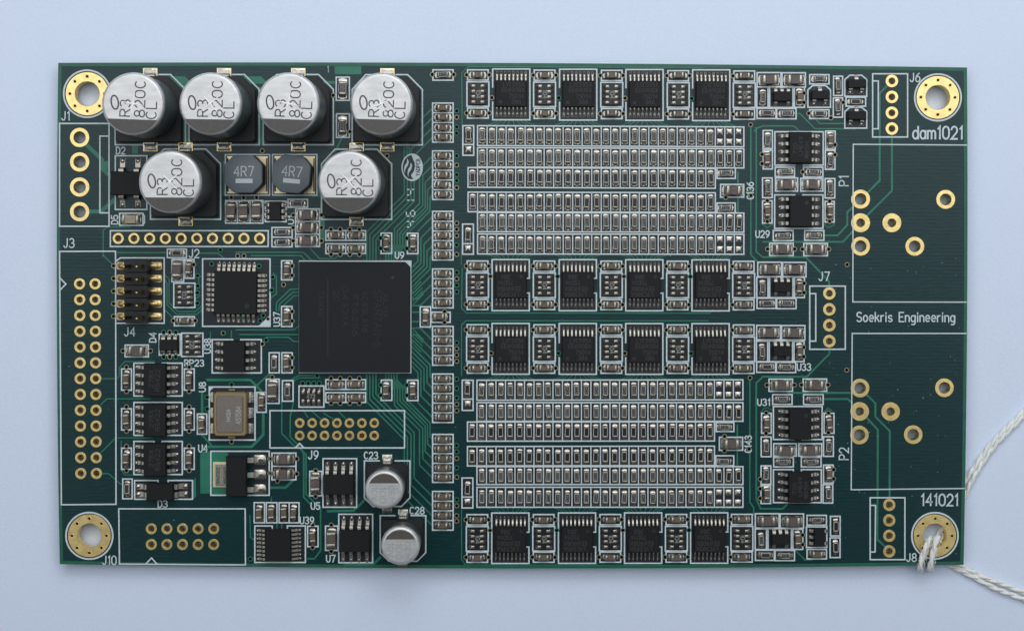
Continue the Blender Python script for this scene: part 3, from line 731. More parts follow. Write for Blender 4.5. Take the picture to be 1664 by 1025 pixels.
def big_text(var):
    g = G(); z = 105.25 * U * .01 / .01 - .0; z = (HB - .30) * U
    for (s, bx, y0, wd_) in (("R3", -3.2, -19.5, 26), ("820C", 19.0, -20.5, 57), ("CL", 37.0, -22, 26.5)):
        strokes(g, s, (bx - 8.1) * U, (y0 + wd_ / 2 - .6) * U, 15.6 * U, wd_ * U * .97, PI / 2, .0185, z, "ink_text", gap=1.6)
    g.ribbon(circle(-27.5 * U, 1 * U, 5.4 * U, 28, 10.6 * U, math.radians(10)), .023, z, "ink_text", closed=True)
    return g.mesh("printed_text")
def vent_mesh(r):
    g = G(); z = (HB - .5) * U
    for k in range(4):
        a = k * PI / 2; c, s = math.cos(a), math.sin(a); L = (r * .54 if k % 2 == 0 else r * .42) * U; hw = 1.5 * U
        def T(u, v): return (u * c - v * s, u * s + v * c)
        b = len(g.v); q0 = .0
        for (u, v, h) in ((q0, hw, .35 * U), (L, hw * .12, .2 * U), (L, 0, .45 * U), (q0, 0, 1.0 * U), (L, -hw * .12, .2 * U), (q0, -hw, .35 * U)):
            x, y = T(u, v); g.v.append((x, y, z + h))
        g.face([b + 1, b, b + 3, b + 2], "vent_glint"); g.face([b + 4, b + 2, b + 3, b + 5], "vent_glint")
    return g.mesh("vent_cross")
HB, RB = 104.0, 48.6
BIG = ecap_meshes(RB, HB, 106, 'big', 24.2, False)
VENT = vent_mesh(RB); BTXT = big_text(0)
for (x, y, ta, va, lb) in ((244.4, 178.6, 3, 80, "first silver capacitor of the top row, beside the mounting hole"), (364.3, 178.6, 1, 40, "second silver capacitor of the top row"),
                       (484.8, 178.6, 3, 78, "third silver capacitor of the top row"), (629.4, 178.8, 2, 24, "silver capacitor at the right end of the top row, past two resistors"),
                       (301.7, 299.5, 0, 44, "silver capacitor left of the two grey inductors"), (579.5, 299.7, 0, 42, "silver capacitor right of the two grey inductors")):
    o = part("electrolytic_capacitor", BIG['can'], *P(x, y), label=lb)
    sub("plastic_base", BIG['base'], o)
    sub("lead", BIG['lead'], o, z=0); sub("lead", BIG['lead'], o, rz=PI)
    rt = math.radians(-ta * .6)
    sub("polarity_mark", BIG['stripe'], o, rz=rt); sub("printed_text", BTXT, o, rz=rt); sub("vent_cross", VENT, o, rz=math.radians(va))
    h = 57; c = 24
    silk_lines([[(x - 14, y - h), (x - h + c - 2, y - h), (x - h, y - h + c), (x - h, y + h), (x - 13, y + h)], [(x + 14, y - h), (x + h - c, y - h), (x + h, y - h + c), (x + h, y + h), (x + 13, y + h)]])
HS, RS = 56.0, 31.2
SM = ecap_meshes(RS, HS, 67, 'small', 10.5, True)
def small_text():
    g = G(); z = (HS - .3) * U
    for (s, bx, y0, w_) in (("0JM", 6, -15, 25), ("100", -4.5, -15, 22), ("10V", -16, -15, 22)):
        pass
    strokes(g, "0EM", 12 * U, -7 * U, 8 * U, 27 * U, -PI / 2, .011, z, "ink_faint")
    strokes(g, "100", -2 * U, -8 * U, 9 * U, 25 * U, -PI / 2, .012, z, "ink_faint")
    strokes(g, "10V", -15 * U, -6 * U, 8 * U, 21 * U, -PI / 2, .012, z, "ink_faint")
    return g.mesh("printed_text")
STX = small_text()
for (x, y, lb) in ((629.2, 785.2, "small silver capacitor beside the C23 label"), (654.9, 874.0, "small silver capacitor below the C28 label")):
    o = part("electrolytic_capacitor", SM['can'], *P(x, y), PI, label=lb)
    sub("plastic_base", SM['base'], o, rz=0); sub("lead", SM['lead'], o); sub("lead", SM['lead'], o, rz=PI)
    sub("polarity_mark", SM['stripe'], o, rz=0); sub("printed_text", STX, o, rz=PI)
    h = 37; c = 14
    silk_lines([[(x - 13, y - h), (x - h, y - h), (x - h, y + h - c), (x - h + c, y + h), (x - 10, y + h)], [(x + 13, y - h), (x + h, y - h), (x + h, y + h - c), (x + h - c, y + h), (x + 10, y + h)]])

# ------------------------------------------------------------------ 7. inductors
def inductor():
    g = G(); a = 30.2; c = 15
    def oc(s): 
        q = []
        base_ = [(-a + c, -a), (a - c, -a), (a, -a + c), (a, a - c), (a - c, a), (-a + c, a), (-a, a - c), (-a, -a + c)]
        for i in range(8):
            p0 = Vector(base_[i - 1]); p1 = Vector(base_[i]); p2 = Vector(base_[(i + 1) % 8])
            for t in (0, .33, .67, 1):
                u = p1 + (p0 - p1).normalized() * 3.2; v = p1 + (p2 - p1).normalized() * 3.2
                w_ = u * (1 - t) ** 2 + p1 * 2 * t * (1 - t) + v * t * t; q.append((w_.x * s * U, w_.y * s * U))
        return q
    g.loft([(oc(.97), 1 * U), (oc(1.0), 6 * U), (oc(1.0), 33 * U)], "ferrite_side", top=False, smooth=True)
    g.loft([(oc(1.0), 33 * U), (oc(.99), 35.4 * U), (oc(.96), 36.4 * U)], "ferrite", smooth=True)
    return g.mesh("inductor")
def ind_pad():
    g = G(); g.poly([(-32.8 * U, -30.2 * U), (-14 * U, -30.2 * U), (-14 * U, 30.2 * U), (-32.8 * U, 30.2 * U)], .008, "gold_pale")
    g.box(-32.4 * U, -30.4 * U, -27 * U, 27 * U, .009, .035, "solder", bev=.01)
    return g.mesh("terminal")
def ind_txt():
    g = G(); z = 36.5 * U
    strokes(g, "4R7", 1 * U, 4 * U, 15.5 * U, 31 * U, 0, .016, z, "laser_light"); g.poly([(-12 * U, -14.5 * U), (15 * U, -14.5 * U), (15 * U, -7.5 * U), (-12 * U, -7.5 * U)], z, "laser_light")
    return g.mesh("printed_text")
IM, IP, IT = inductor(), ind_pad(), ind_txt()
for (x, y, a, lb) in ((402.3, 284.4, 0, "left grey inductor printed 4R7"), (479, 284.4, -5, "right grey inductor printed 4R7, sitting slightly crooked")):
    o = part("inductor", IM, *P(x, y), math.radians(a), label=lb)
    sub("terminal", IP, o, rz=-math.radians(a)); sub("terminal", IP, o, rz=PI - math.radians(a)); sub("printed_text", IT, o)
    frame(x - 36, y - 33, x + 36, y + 33)

# ------------------------------------------------------------------ 8. left side chips
def soic_tb(name, x, y, bw, bh, pt, pb, pitch, key, fr, label=None):
    pins = [('t', (k - 1.5) * pitch, pt, 5.4) for k in range(4)] + [('b', (k - 1.5) * pitch, pb, 5.4) for k in range(4)]
    package(name, x, y, bw, bh, 14, pins, key, label=label); frame(*fr)
soic_tb("eight_pin_chip", 551.8, 785.4, 51, 33, 19, 20, 12.9, 's8v', (525, 744.6, 579.6, 823.4), "black eight pin chip beside the C23 capacitor")
soic_tb("eight_pin_chip", 577.6, 876, 51, 36, 20, 19, 12.9, 's8v2', (550.6, 834.8, 605.6, 913.4), "black eight pin chip beside the C28 capacitor")
soic_lr("eight_pin_chip", 382.7, 578, 36, 51, 16, 13.05, 's8a', 't', (345, 551.6, 424.8, 605.6))
T1 = [("RS422", 5, 0, 7, 34, 90), ("27BX", -5, 2, 7, 28, 90)]
for (y, f0, f1, gs) in ((616.2, 589.8, 643, 't'), (680.6, 653.4, 706.8, 'n'), (744.5, 716.6, 770.4, 't')):
    soic_lr("eight_pin_chip", 254.6, y, 37, 54, 17, 13, 's8b', gs, (217.8, f0, 296.4, f1), texts=T1)
    chip('C', 205.7, y - .2, True, v=(-19.8, 19.8)); frame(197.8, y - 17, 213.8, y + 17.4)
    chip('C', 307.6, y - .2, True, v=(-19.8, 19.8)); frame(299.8, y - 17, 315.8, y + 17.4)
# D3 protection part
package("surge_protector", 263.2, 796, 44, 28.5, 16, [(s, k * 6.4, 20, 8.5) for s in 'lr' for k in (-1, 1)], 'd3')
bare(219, 780, 313, 810); silk_lines([[(257, 784), (257, 780), (219, 780), (219, 810.4), (313, 810.4), (313, 780), (273.5, 780), (273.5, 784)]])
chip('G', 207.4, 793.6, True); F(80, 620, 608, 803, 697, 977)
# D2 rectifier
package("bridge_rectifier", 212, 298.6, 52, 38.5, 22, [('t', -12.4 + 24.6 * k, 21, 8) for k in (0, 1)] + [('b', -12.4 + 24.6 * k, 18, 8) for k in (0, 1)], 'd2', label="black four leg bridge rectifier half under a capacitor")
silk_lines([rect(187.6, 253.4, 238.8, 340.6)])
chip('L', 213.7, 356.4, label="tan light emitting diode in the D5 frame"); F(80, 270, 582, 388, 786, 498); silk_lines([[(233.6, 349), (235, 351), (235, 362), (233.6, 364)]])
# D4, U1, array
package("six_pin_chip", 276, 560, 31, 18, 10, [(s, k * 9.6, 8.5, 5.5) for s in 'tb' for k in (-1, 0, 1)], 'sot6'); F(80, 440, 912, 521, 1097, 705)
for k in (-1, 0, 1): via(276 + k * 9.8, 539.6, "via_ring" if k == 0 else "via_green"); via(276 + k * 9.8, 580, "via_ring" if k == 0 else "via_green")
package("six_pin_chip", 448.4, 343.2, 20, 31, 10, [(s, k * 10, 8.5, 5.5) for s in 'lr' for k in (-1, 0, 1)], 'sot6v'); F(380, 270, 257, 288, 441, 468)
array(312.6, 559.4, mark="220"); F(80, 440, 1098, 513, 1286, 717)
array(300, 479, mark="103"); F(80, 440, 1033, 98, 1219, 310)
array(506, 644, rot=PI / 2, mark="472"); frame(486, 626.8, 526.4, 661)
for k in range(4): via(492 + k * 9, 622.4, "via_green")
chip('R', 287.8, 411.5, False); F(80, 270, 980, 686, 1149, 767)
chip('D', 289, 438.6, True); frame(279.6, 421.6, 298.6, 457.6); chip('C', 306.8, 436.8, True); frame(300.8, 421.6, 315.4, 452)
chip('C', 300.5, 521, v=(-19, 17)); F(80, 440, 1038, 376, 1215, 462)
chip('D', 222.4, 570, v=(-22.6, 22.6)); F(80, 440, 628, 612, 832, 720)
# caps under the inductors
for x in (376.2, 396, 417): chip('D', x, 343.2, True)
silk_lines([rect(366.8, 326.2, 427.4, 362.6), [(386, 327), (386, 362)], [(406.6, 327), (406.6, 362)]]); bare(367, 327, 427, 362)
for x in (376, 396, 417): via(x, 321.4)
chip('G', 483.4, 331); F(380, 270, 447, 272, 620, 348)
for y in (349.6, 370, 391.4): chip('D', 499.6, y, v=(-23, 23))
silk_lines([rect(480.6, 339.6, 519.4, 400.6), [(481, 359.8), (519, 359.8)], [(481, 380.6), (519, 380.6)]]); bare(481, 340, 519, 400)
chip('G', 458.4, 377.2); chip('R', 458.4, 393.3)
silk_lines([rect(442, 369.8, 474.8, 401), [(442.6, 385.4), (474.4, 385.4)]]); bare(442, 370, 474, 401)
chip('S', 557, 144.6, True, "020"); F(380, 90, 848, 179, 968, 382); chip('S', 556.6, 205.4, True, "020"); F(380, 90, 850, 484, 968, 690)
via(541.6, 155.4); via(568.6, 214.4)
for (y0, y1) in ((382.6, 404), (624.4, 645.4)):
    for x in (545.9, 578):
        for y in (y0, y1): chip('C', x, y)
    frame(529.6, y0 - 7.8, 594, y0 + 8, True, [[(562, y0 - 7), (562, y0 + 7)]]); frame(529.6, y1 - 7.8, 594, y1 + 8, True, [[(562, y1 - 7), (562, y1 + 7)]])
    for x in (538, 553, 568.6, 584): via(x, y0 - 10); via(x, y1 + 9.6)
for (x, y, hv) in ((627.9, 394.9, 0), (670.7, 395.2, 0), (628.2, 633.2, 0), (670.7, 633.4, 0)):
    chip('C', x, y, True); frame(x - 8.6, y - 16, x + 8.6, y + 17); via(x - 9.6, y - 8, "via_green"); via(x - 9.6, y + 8.6, "via_green")
chip('C', 466.2, 439.4, True); F(380, 270, 393, 783, 490, 952); chip('C', 466.2, 514, True); F(380, 440, 393, 291, 490, 468)
for y in (432, 447.6, 506, 521.4): via(474.8, y)
via(461, 462.4)
chip('G', 445.4, 589.3, True); F(380, 440, 290, 676, 384, 853); chip('C', 466.2, 589.3, True); F(380, 440, 396, 676, 492, 853)
for y in (581, 597): via(474.8, y)
chip('D', 443.4, 635, True); frame(432.8, 615.8, 453.8, 655); chip('G', 467.4, 635, True); frame(459, 618.2, 476.4, 651.4); via(442.4, 612.4)
chip('C', 424.9, 652.2, True); F(380, 620, 187, 83, 275, 258); chip('C', 328.2, 688.3, True); F(80, 620, 1230, 263, 1318, 440)
chip('D', 461.6, 745, v=(-21, 21)); chip('D', 461.6, 769.3, v=(-21, 21)); silk_lines([rect(442, 735.6, 481, 779), [(442.6, 757), (480.4, 757)]]); bare(442, 736, 481, 779); via(451, 781.4)
chip('D', 513, 784.6, True, v=(-20.6, 21.4)); frame(503.4, 765.2, 523, 804.8)
chip('D', 538.4, 873.7, True, v=(-21.6, 21.4)); frame(529, 854, 549, 893.4)
for x in (421, 441.5, 462, 477.6): chip('C', x, 832.7, True)
silk_lines([rect(413.2, 816, 430, 848.6), rect(433, 816, 450.2, 848.6), rect(453.8, 816, 470, 848.6), rect(470, 816, 486, 848.6)]); bare(413, 816, 430, 848); bare(433, 816, 450, 848); bare(454, 816, 486, 848)
chip('C', 508.2, 870.4, True, v=(-18.6, 18.6)); F(380, 780, 610, 375, 707, 556)

# U39 and U37
package("sixteen_pin_chip", 453, 883.6, 43, 52.5, 10, [(s, (3.5 - k) * 6.62, 15.5, 3.6) for s in 'lr' for k in range(8)], 'u39', label="black sixteen pin chip under the U39 label")
bare(415, 854, 496, 913); silk_lines([[(442.6, 858), (442.6, 853.8), (414.2, 853.8), (414.2, 913), (496.4, 913), (496.4, 853.8), (467, 853.8), (467, 858)]])
package("quad_flat_chip", 384.4, 475.4, 70, 70, 10, [(s, (3.5 - k) * 8.1, 15, 4.6) for s in 'lrtb' for k in range(8)], 'u37', dot=(19, -21, 3.5), label="black square chip with pins on all four sides")
bare(330, 421, 438, 530); silk_lines([rect(329.4, 420.6, 439, 530)])
g = G(); g.poly(px([(420.5, 529.5), (438.6, 529.5), (438.6, 512)]), Z_SILK + .0006, "silk"); part("silkscreen_corner", g.mesh("silkscreen_corner"))
via(435.6, 518, r=.8); via(344, 428.6, "via_green"); via(421, 432.4, "via_green"); via(428, 512.6, "via_green"); via(423, 521, "via_green")

# U9 gate array
X9, Y9 = 577.2, 514.6
def u9():
    g = G(); a, b = 89.5, 89.2
    q = [(-a, -b), (a, -b), (a, b - 8), (a - 8, b), (-a, b)]
    def r(d): return [((x - math.copysign(d, x)) * U, (y - math.copysign(d, y)) * U) for x, y in q]
    g.loft([(r(0), .6 * U), (r(0), 10.2 * U), (r(.7), 11 * U)], "bga_epoxy", bot=True); 
    return g.mesh("gate_array_chip")
o = part("gate_array_chip", u9(), *P(X9, Y9), label="large black square chip faintly marked SPARTAN 6")
g = G(); z = 11.1 * U
for (s, x, y, h, w_) in (("XILINX", 50, 19, 7, 38), ("SPARTAN-6", 37.5, -2, 12, 92), ("XC6SLX16", 17, 9, 8, 66), ("FTG256", 1, 3, 9, 66), ("D4321A", -15, 17, 9, 64), ("2C", -29, 34, 9, 16), ("TAIWAN", -54, 22, 8, 40)):
    strokes(g, s, x * U, y * U, h * U, w_ * U, -PI / 2, .012, z, "laser_faint")
g.ribbon([(-43 * U, 62 * U), (-43 * U, -62 * U)], .02, z, "laser_faint"); g.poly(circle(61.5 * U, 64 * U, 2.4 * U, 14), z, "laser")
sub("marking", g.mesh("marking"), o)
silk_lines([rect(486.8, 424.4, 667.6, 605.2)]); g = G(); g.poly(px([(668, 441), (668, 424.4), (655, 424.4)])[::-1], Z_SILK + .0006, "silk"); part("silkscreen_corner", g.mesh("silkscreen_corner"))
bare(487, 425, 667, 605)

# oscillator
XO, YO = 377.2, 671.2
g = G(); g.box(-27.5 * U, 26 * U, -35.5 * U, 35.5 * U, 1 * U, 13 * U, "osc_gold", bev=1.6 * U, ch=4 * U); g.box(-6 * U, 6.5 * U, -40 * U, -34 * U, 1 * U, 6 * U, "osc_gold", bev=1 * U)
o = part("crystal_oscillator", g.mesh("crystal_oscillator"), *P(XO, YO), label="gold rimmed crystal oscillator with a grey lid")
g = G(); g.box(-22.5 * U, 20.5 * U, -29.5 * U, 30.5 * U, 13 * U, 15 * U, "osc_lid", bev=.8 * U, ch=3 * U); sub("metal_lid", g.mesh("metal_lid"), o)
g = G(); strokes(g, "45.1584".replace('.', ''), 13 * U, -1 * U, 8 * U, 28 * U, PI / 2, .011, 15.1 * U, "ink_faint"); strokes(g, "1402A", -3 * U, -2 * U, 6 * U, 20 * U, PI / 2, .008, 15.1 * U, "laser_light"); sub("marking", g.mesh("marking"), o)
for sx in (-1, 1):
    for k in (-1, 0, 1):
        g = G(); rows = []
        for i in range(5):
            f = i / 4; rows.append([((sx * (25 + 10.8 * f)) * U, q * 9 * U * (1 - .15 * f), (1 + 5.5 * (1 - f) ** 2.6 * (1 - .3 * q * q)) * U) for q in ((1, .5, 0, -.5, -1) if sx > 0 else (-1, -.5, 0, .5, 1))])
        g.grid(rows, "solder"); sub("terminal", g.mesh("terminal"), o, 0, k * 25.4 * U + .01)
g = G(); g.box(-6 * U, 6 * U, 36.5 * U, 40.5 * U, .8 * U, 4 * U, "solder", bev=1 * U); sub("terminal", g.mesh("terminal"), o)
bare(341, 629, 414, 714); silk_lines([rect(340.2, 628.4, 414.6, 714.4)]); g = G(); g.poly(px([(341, 635.5), (347.4, 629), (341, 629)]), Z_SILK + .0006, "silk"); part("silkscreen_corner", g.mesh("silkscreen_corner"))
via(376.4, 717.6); via(376.4, 624.4, "via_green"); via(336.4, 645, "via_green"); via(336.4, 664, "via_green")

# regulator
patch([(325.4, 733), (342, 733), (342, 801.4), (325.4, 801.4)]); patch([(343, 733.4), (371, 733.4), (371, 804), (343, 804)])
package("voltage_regulator", 387.5, 770.4, 33.5, 65, 20, [], 'u4', label="black voltage regulator with a metal tab and three wide legs")
reg = [o_ for o_ in board.children if o_.name.startswith("voltage_regulator")][0]
g = G(); g.box(-41 * U, -17 * U, -20.5 * U, 20.5 * U, .5 * U, 1.4 * U, "gold_pale"); g.box(-36 * U, -16 * U, -17 * U, 17 * U, 1.4 * U, 6 * U, "tin", bev=.8 * U)
g.box(-34.5 * U, -29.5 * U, -14.5 * U, 13 * U, 6 * U, 6.6 * U, "solder", bev=.4 * U); g.box(-23 * U, -19.5 * U, -14.5 * U, 13 * U, 6 * U, 6.6 * U, "solder", bev=.4 * U); sub("metal_tab", g.mesh("metal_tab"), reg)
def reg_leg():
    g = G(); g.box(25 * U, 45 * U, -7.6 * U, 7.6 * U, .4 * U, 1.1 * U, "solder", ch=1 * U); rows = []
    for (x, z, hw) in ((15, 11, 4.2), (23, 10.5, 4.2), (27, 8, 4.2), (31, 3.6, 4.2), (40, 3, 4.2), (41, 1, 4.2)):
        rows.append([(x * U, -hw * U, (z - 2) * U), (x * U, -hw * U, z * U), (x * U, hw * U, z * U), (x * U, hw * U, (z - 2) * U)])
    g.grid(rows, "tin", smooth=False); rows = []
    for i in range(6):
        f = i / 5; rows.append([((26 + 18.5 * f) * U, q * 7.2 * U, (1 + 3.4 * (1 - abs(2 * f - 1) ** 2.2) * (1 - q * q)) * U) for q in (1, .5, 0, -.5, -1)])
    g.grid(rows, "solder"); return g.mesh("leg")
RL = reg_leg()
for k in (-1, 0, 1): sub("leg", RL, reg, 0, (k * 23.9 + .8) * U)
bare(411, 734, 437, 803); silk_lines([rect(342.8, 732.6, 437.6, 804)]); via(438.6, 745); via(438.6, 768)

# J4 pin header
XH, YH = 226.6, 472.9
def seg_mesh():
    g = G(); g.loft([(rrect(-19.5 * U, 19.5 * U, -10.2 * U, 10.2 * U, 3.4 * U), 5 * U), (rrect(-19.5 * U, 19.5 * U, -10.2 * U, 10.2 * U, 3.4 * U), 19 * U), (rrect(-18.7 * U, 18.7 * U, -9.4 * U, 9.4 * U, 3.2 * U), 20 * U)], "plastic", bot=True); return g.mesh("plastic_segment")
g = G(); g.box(-16 * U, 16 * U, -49 * U, 49 * U, 5 * U, 17 * U, "plastic")
hd = part("pin_header", g.mesh("pin_header"), *P(XH, YH), label="black ten pin header with gold pins")
SG = seg_mesh()
def hpin():
    g = G(); x = 10.2; h = 2.5
    g.loft([([(x * U - h * U, -h * U), (x * U + h * U, -h * U), (x * U + h * U, h * U), (x * U - h * U, h * U)], 3 * U), ([(x * U - h * U, -h * U), (x * U + h * U, -h * U), (x * U + h * U, h * U), (x * U - h * U, h * U)], 50 * U), ([(x * U - h * U * .5, -h * U * .5), (x * U + h * U * .5, -h * U * .5), (x * U + h * U * .5, h * U * .5), (x * U - h * U * .5, h * U * .5)], 54 * U)], "gold_post_shade", mtop="gold_dull")
    g.box(8 * U, 31 * U, -2.8 * U, 2.8 * U, 1.6 * U, 5 * U, "gold_dull", bev=1 * U); rows = []
    g.box(18 * U, 36.5 * U, -6 * U, 6 * U, .4 * U, .9 * U, "gold_dull", ch=2 * U)
    for i in range(6):
        f = i / 5; rows.append([((17 + 18.5 * f) * U, q * (6.2 - 2 * f * f) * U, (.8 + 3.6 * (1 - abs(2 * f - 1) ** 2.2) * (1 - q * q * .9)) * U) for q in (1, .5, 0, -.5, -1)])
    g.grid(rows, "gold_dull"); return g.mesh("pin")
HP = hpin()
for k in range(5):
    yy = (2 - k) * 20.45 * U; sub("plastic_segment", SG, hd, 0, yy)
    sub("pin", HP, hd, 0, yy); sub("pin", HP, hd, 0, yy, PI)
    via(184.6, 432 + k * 20.45)
silk_lines([[(188.6, 525), (267, 525), (267, 419), (196, 419), (188.6, 424.4)]]); bare(190, 424, 266, 524)

# ------------------------------------------------------------------ 9. silkscreen of connectors
silk_lines([rect(97, 201, 177.4, 367.8), [(177.4, 221.4), (162.6, 221.4), (162.6, 346), (177.4, 346)]])
silk_lines([rect(179.6, 375, 436, 400.6)])
silk_lines([[(97, 408.6), (188, 408.2), (188.8, 818.6), (100, 819.4), (97, 408.6)], [(98, 452), (107.4, 461.4), (98, 471)]])
silk_lines([rect(438.8, 666.8, 657.4, 727.2), [(480, 727), (487, 720), (494, 727)]])
silk_lines([[(193.2, 826), (398.6, 826), (399, 917), (194.4, 915.6), (193.2, 826)], [(237, 915.6), (246.4, 905.6), (255.6, 916)]])
silk_lines([rect(1417.8, 120.4, 1474.6, 223), [(1418.6, 132), (1427, 132), (1427, 209.6), (1418.6, 209.6)]])
silk_lines([rect(1315.6, 464.8, 1373.4, 567.2), [(1316.4, 477), (1325.4, 477), (1325.4, 554), (1316.4, 554)]])
silk_lines([rect(1413.8, 808, 1470.2, 908.4), [(1414.6, 820.4), (1422.6, 820.4), (1421.8, 896), (1414.2, 896)]])
silk_lines([[(1570.4, 236), (1386.3, 234.8), (1385.6, 490.5), (1570, 490.8)]], wd=.019); silk_lines([[(1569.6, 541.6), (1384.6, 541.6), (1383, 795), (1566.8, 793)]], wd=.019)
for (s, x, y, h, w_, r) in (("J1", 107, 188.6, 14, 13, 0), ("J3", 112.4, 395, 14.5, 17, 0), ("J2", 315.6, 412, 13.5, 16, 0), ("J4", 211, 539, 13.5, 17, 0), ("J9", 509.2, 738.6, 13.5, 16, 0), ("J10", 178, 909.6, 14, 22, 0),
        ("J6", 1486.8, 126.4, 14, 16, 0), ("J7", 1339, 449, 14, 17, 0), ("J8", 1481, 905, 13, 16, 0), ("P1", 1371, 294, 15, 16, 90), ("P2", 1371, 736.6, 15, 19, 90), ("D2", 196.4, 245, 11, 14, 0), ("D3", 264.6, 818, 11, 15, 0),
        ("D5", 186.6, 357, 10.5, 14, 90), ("D4", 248.4, 548, 10.5, 15, 90), ("U1", 473.2, 357.4, 8.5, 13, 90), ("U4", 330, 728, 11.5, 14, 0), ("U5", 512.8, 821.4, 11, 14, 0), ("U7", 537.6, 906.8, 11, 14, 0), ("U8", 329, 628.4, 10.5, 15, 90),
        ("U9", 649.4, 414.6, 10.5, 14, 0), ("U29", 1239, 380.4, 11, 22, 0), ("U31", 1241, 653.2, 10.5, 20, 0), ("U33", 1306.4, 596, 11, 22, 0), ("U37", 450, 518.6, 10, 22, 90), ("U38", 337.4, 562, 10, 23, 90), ("U39", 499, 844.8, 11, 22, 0),
        ("RP23", 315.8, 589.6, 10, 31, 0), ("C23", 603, 739.4, 11, 22, 0), ("C28", 677.8, 828.8, 11, 23, 0)):
    label_txt(s, x, y, h, w_, r)
label_txt("1", 533, 113, 10, None, 0, .008)
label_txt("dam1021", 1523.6, 216, 20, 81, 0, .029); label_txt("141021", 1526.6, 811.6, 18.5, 60, 0, .026); label_txt("Soekris Engineering", 1471.6, 515, 15, 160, 0, .021)
# date code 46 14 in separate dashes, reading upwards
SEG = {'4': "fgbc", '6': "afgedc", '1': "bc"}
def seg7(g, ch, x, y):
    w_, h = 9, 13.5
    def T(u, v): return ((x + (h / 2 - v)) , (y + (w_ / 2 - u)))
    S = {'a': ((1.5, h), (w_ - 1.5, h)), 'g': ((1.5, h / 2), (w_ - 1.5, h / 2)), 'd': ((1.5, 0), (w_ - 1.5, 0)), 'f': ((0, h - 1), (0, h / 2 + 1.8)), 'e': ((0, h / 2 - 1.8), (0, 1)), 'b': ((w_, h - 1), (w_, h / 2 + 1.8)), 'c': ((w_, h / 2 - 1.8), (w_, 1))}
    for k in SEG[ch]: g.ribbon(px([T(*S[k][0]), T(*S[k][1])]), .02, Z_SILK + .001, "silk")
g = G()
for ch, y in (('4', 364.6), ('6', 347), ('1', 330), ('4', 312.6)): seg7(g, ch, 667.2, y)
part("printed_date_code", g.mesh("printed_date_code"))
# board maker's oval mark
g = G(); lx, ly = P(669.8, 272.2)
def E(pts): return [(lx + a * U, ly + b * U) for a, b in pts]
g.poly(E(circle(0, 0, 17.4, 40, 22.4)), Z_SILK, "silk")
dk = [(-1, 20)] + [(-15.2 * math.cos(math.radians(t)), 20 * math.sin(math.radians(t))) for t in range(70, -71, -14)] + [(2, -19.5), (-2, -13), (3, -6), (4.5, 1), (4, 8), (1, 14)]
g.poly(E(dk), Z_SILK + .0006, "mask")
for (ox, oy, k) in ((-8, 0, 1), (-2.5, -6, .95)):
    fl = [(0 + ox, 15 * k + oy), (2.6 + ox, 9 + oy), (1 + ox, 3 + oy), (-3 + ox, -3 + oy), (-4 + ox, -10 + oy), (-5 + ox, -3 + oy), (-4 + ox, 3 + oy), (-.5 + ox, 8 + oy)]
    g.poly(E(fl[::-1]), Z_SILK + .0012, "silk")
strokes(g, "YADPCB", lx + 9.5 * U, ly + 0 * U, 6 * U, 27 * U, PI / 2, .011, Z_SILK + .0012, "mask")
part("printed_logo", g.mesh("printed_logo"), label="white oval maker's mark with two flame shapes")

# ------------------------------------------------------------------ 10. traces
def M(pts): return [(x, 1029.6 - y) for x, y in pts]
def both(pts, wd=2.2): trace(pts, wd); trace(M(pts), wd)
for i, yc in enumerate(TOPG[0]):
    x = (657, 662, 668, 673)[i]; yb = (316, 320, 324, 327.5)[i]; xf = 596 + 5 * i
    both([(703, yc), (x, yc + 703 - x), (x, yb), (xf, yb + x - xf), (xf, 424)])
for i, yc in enumerate(TOPG[1]):
    x = (681.7, 687, 691, 694.7, 698.8)[i]; yb = (331, 334, 337.7, 340.4, 343)[i]; xf = 641 + 4.5 * i
    both([(703, yc), (x, yc + 703 - x), (x, yb), (xf, yb + x - xf), (xf, 398), (xf - 14, 412), (xf - 14, 424)])
for i, yc in enumerate(TOPG[2]):
    x = 679 + 5 * i; ye = 436 + 8 * i; both([(703, yc), (x, yc + 703 - x), (x, ye - (x - 668)), (668, ye)])
for i, yc in enumerate(TOPG[3]):
    d = 30 - 5 * i; both([(703, yc), (703 - d, yc + d), (668, yc + d)])
for i in range(5): both([(668, 474 + i * 6), (676 + i, 466 + i * 5), (684 + i, 458 + i * 5)], 1.7)
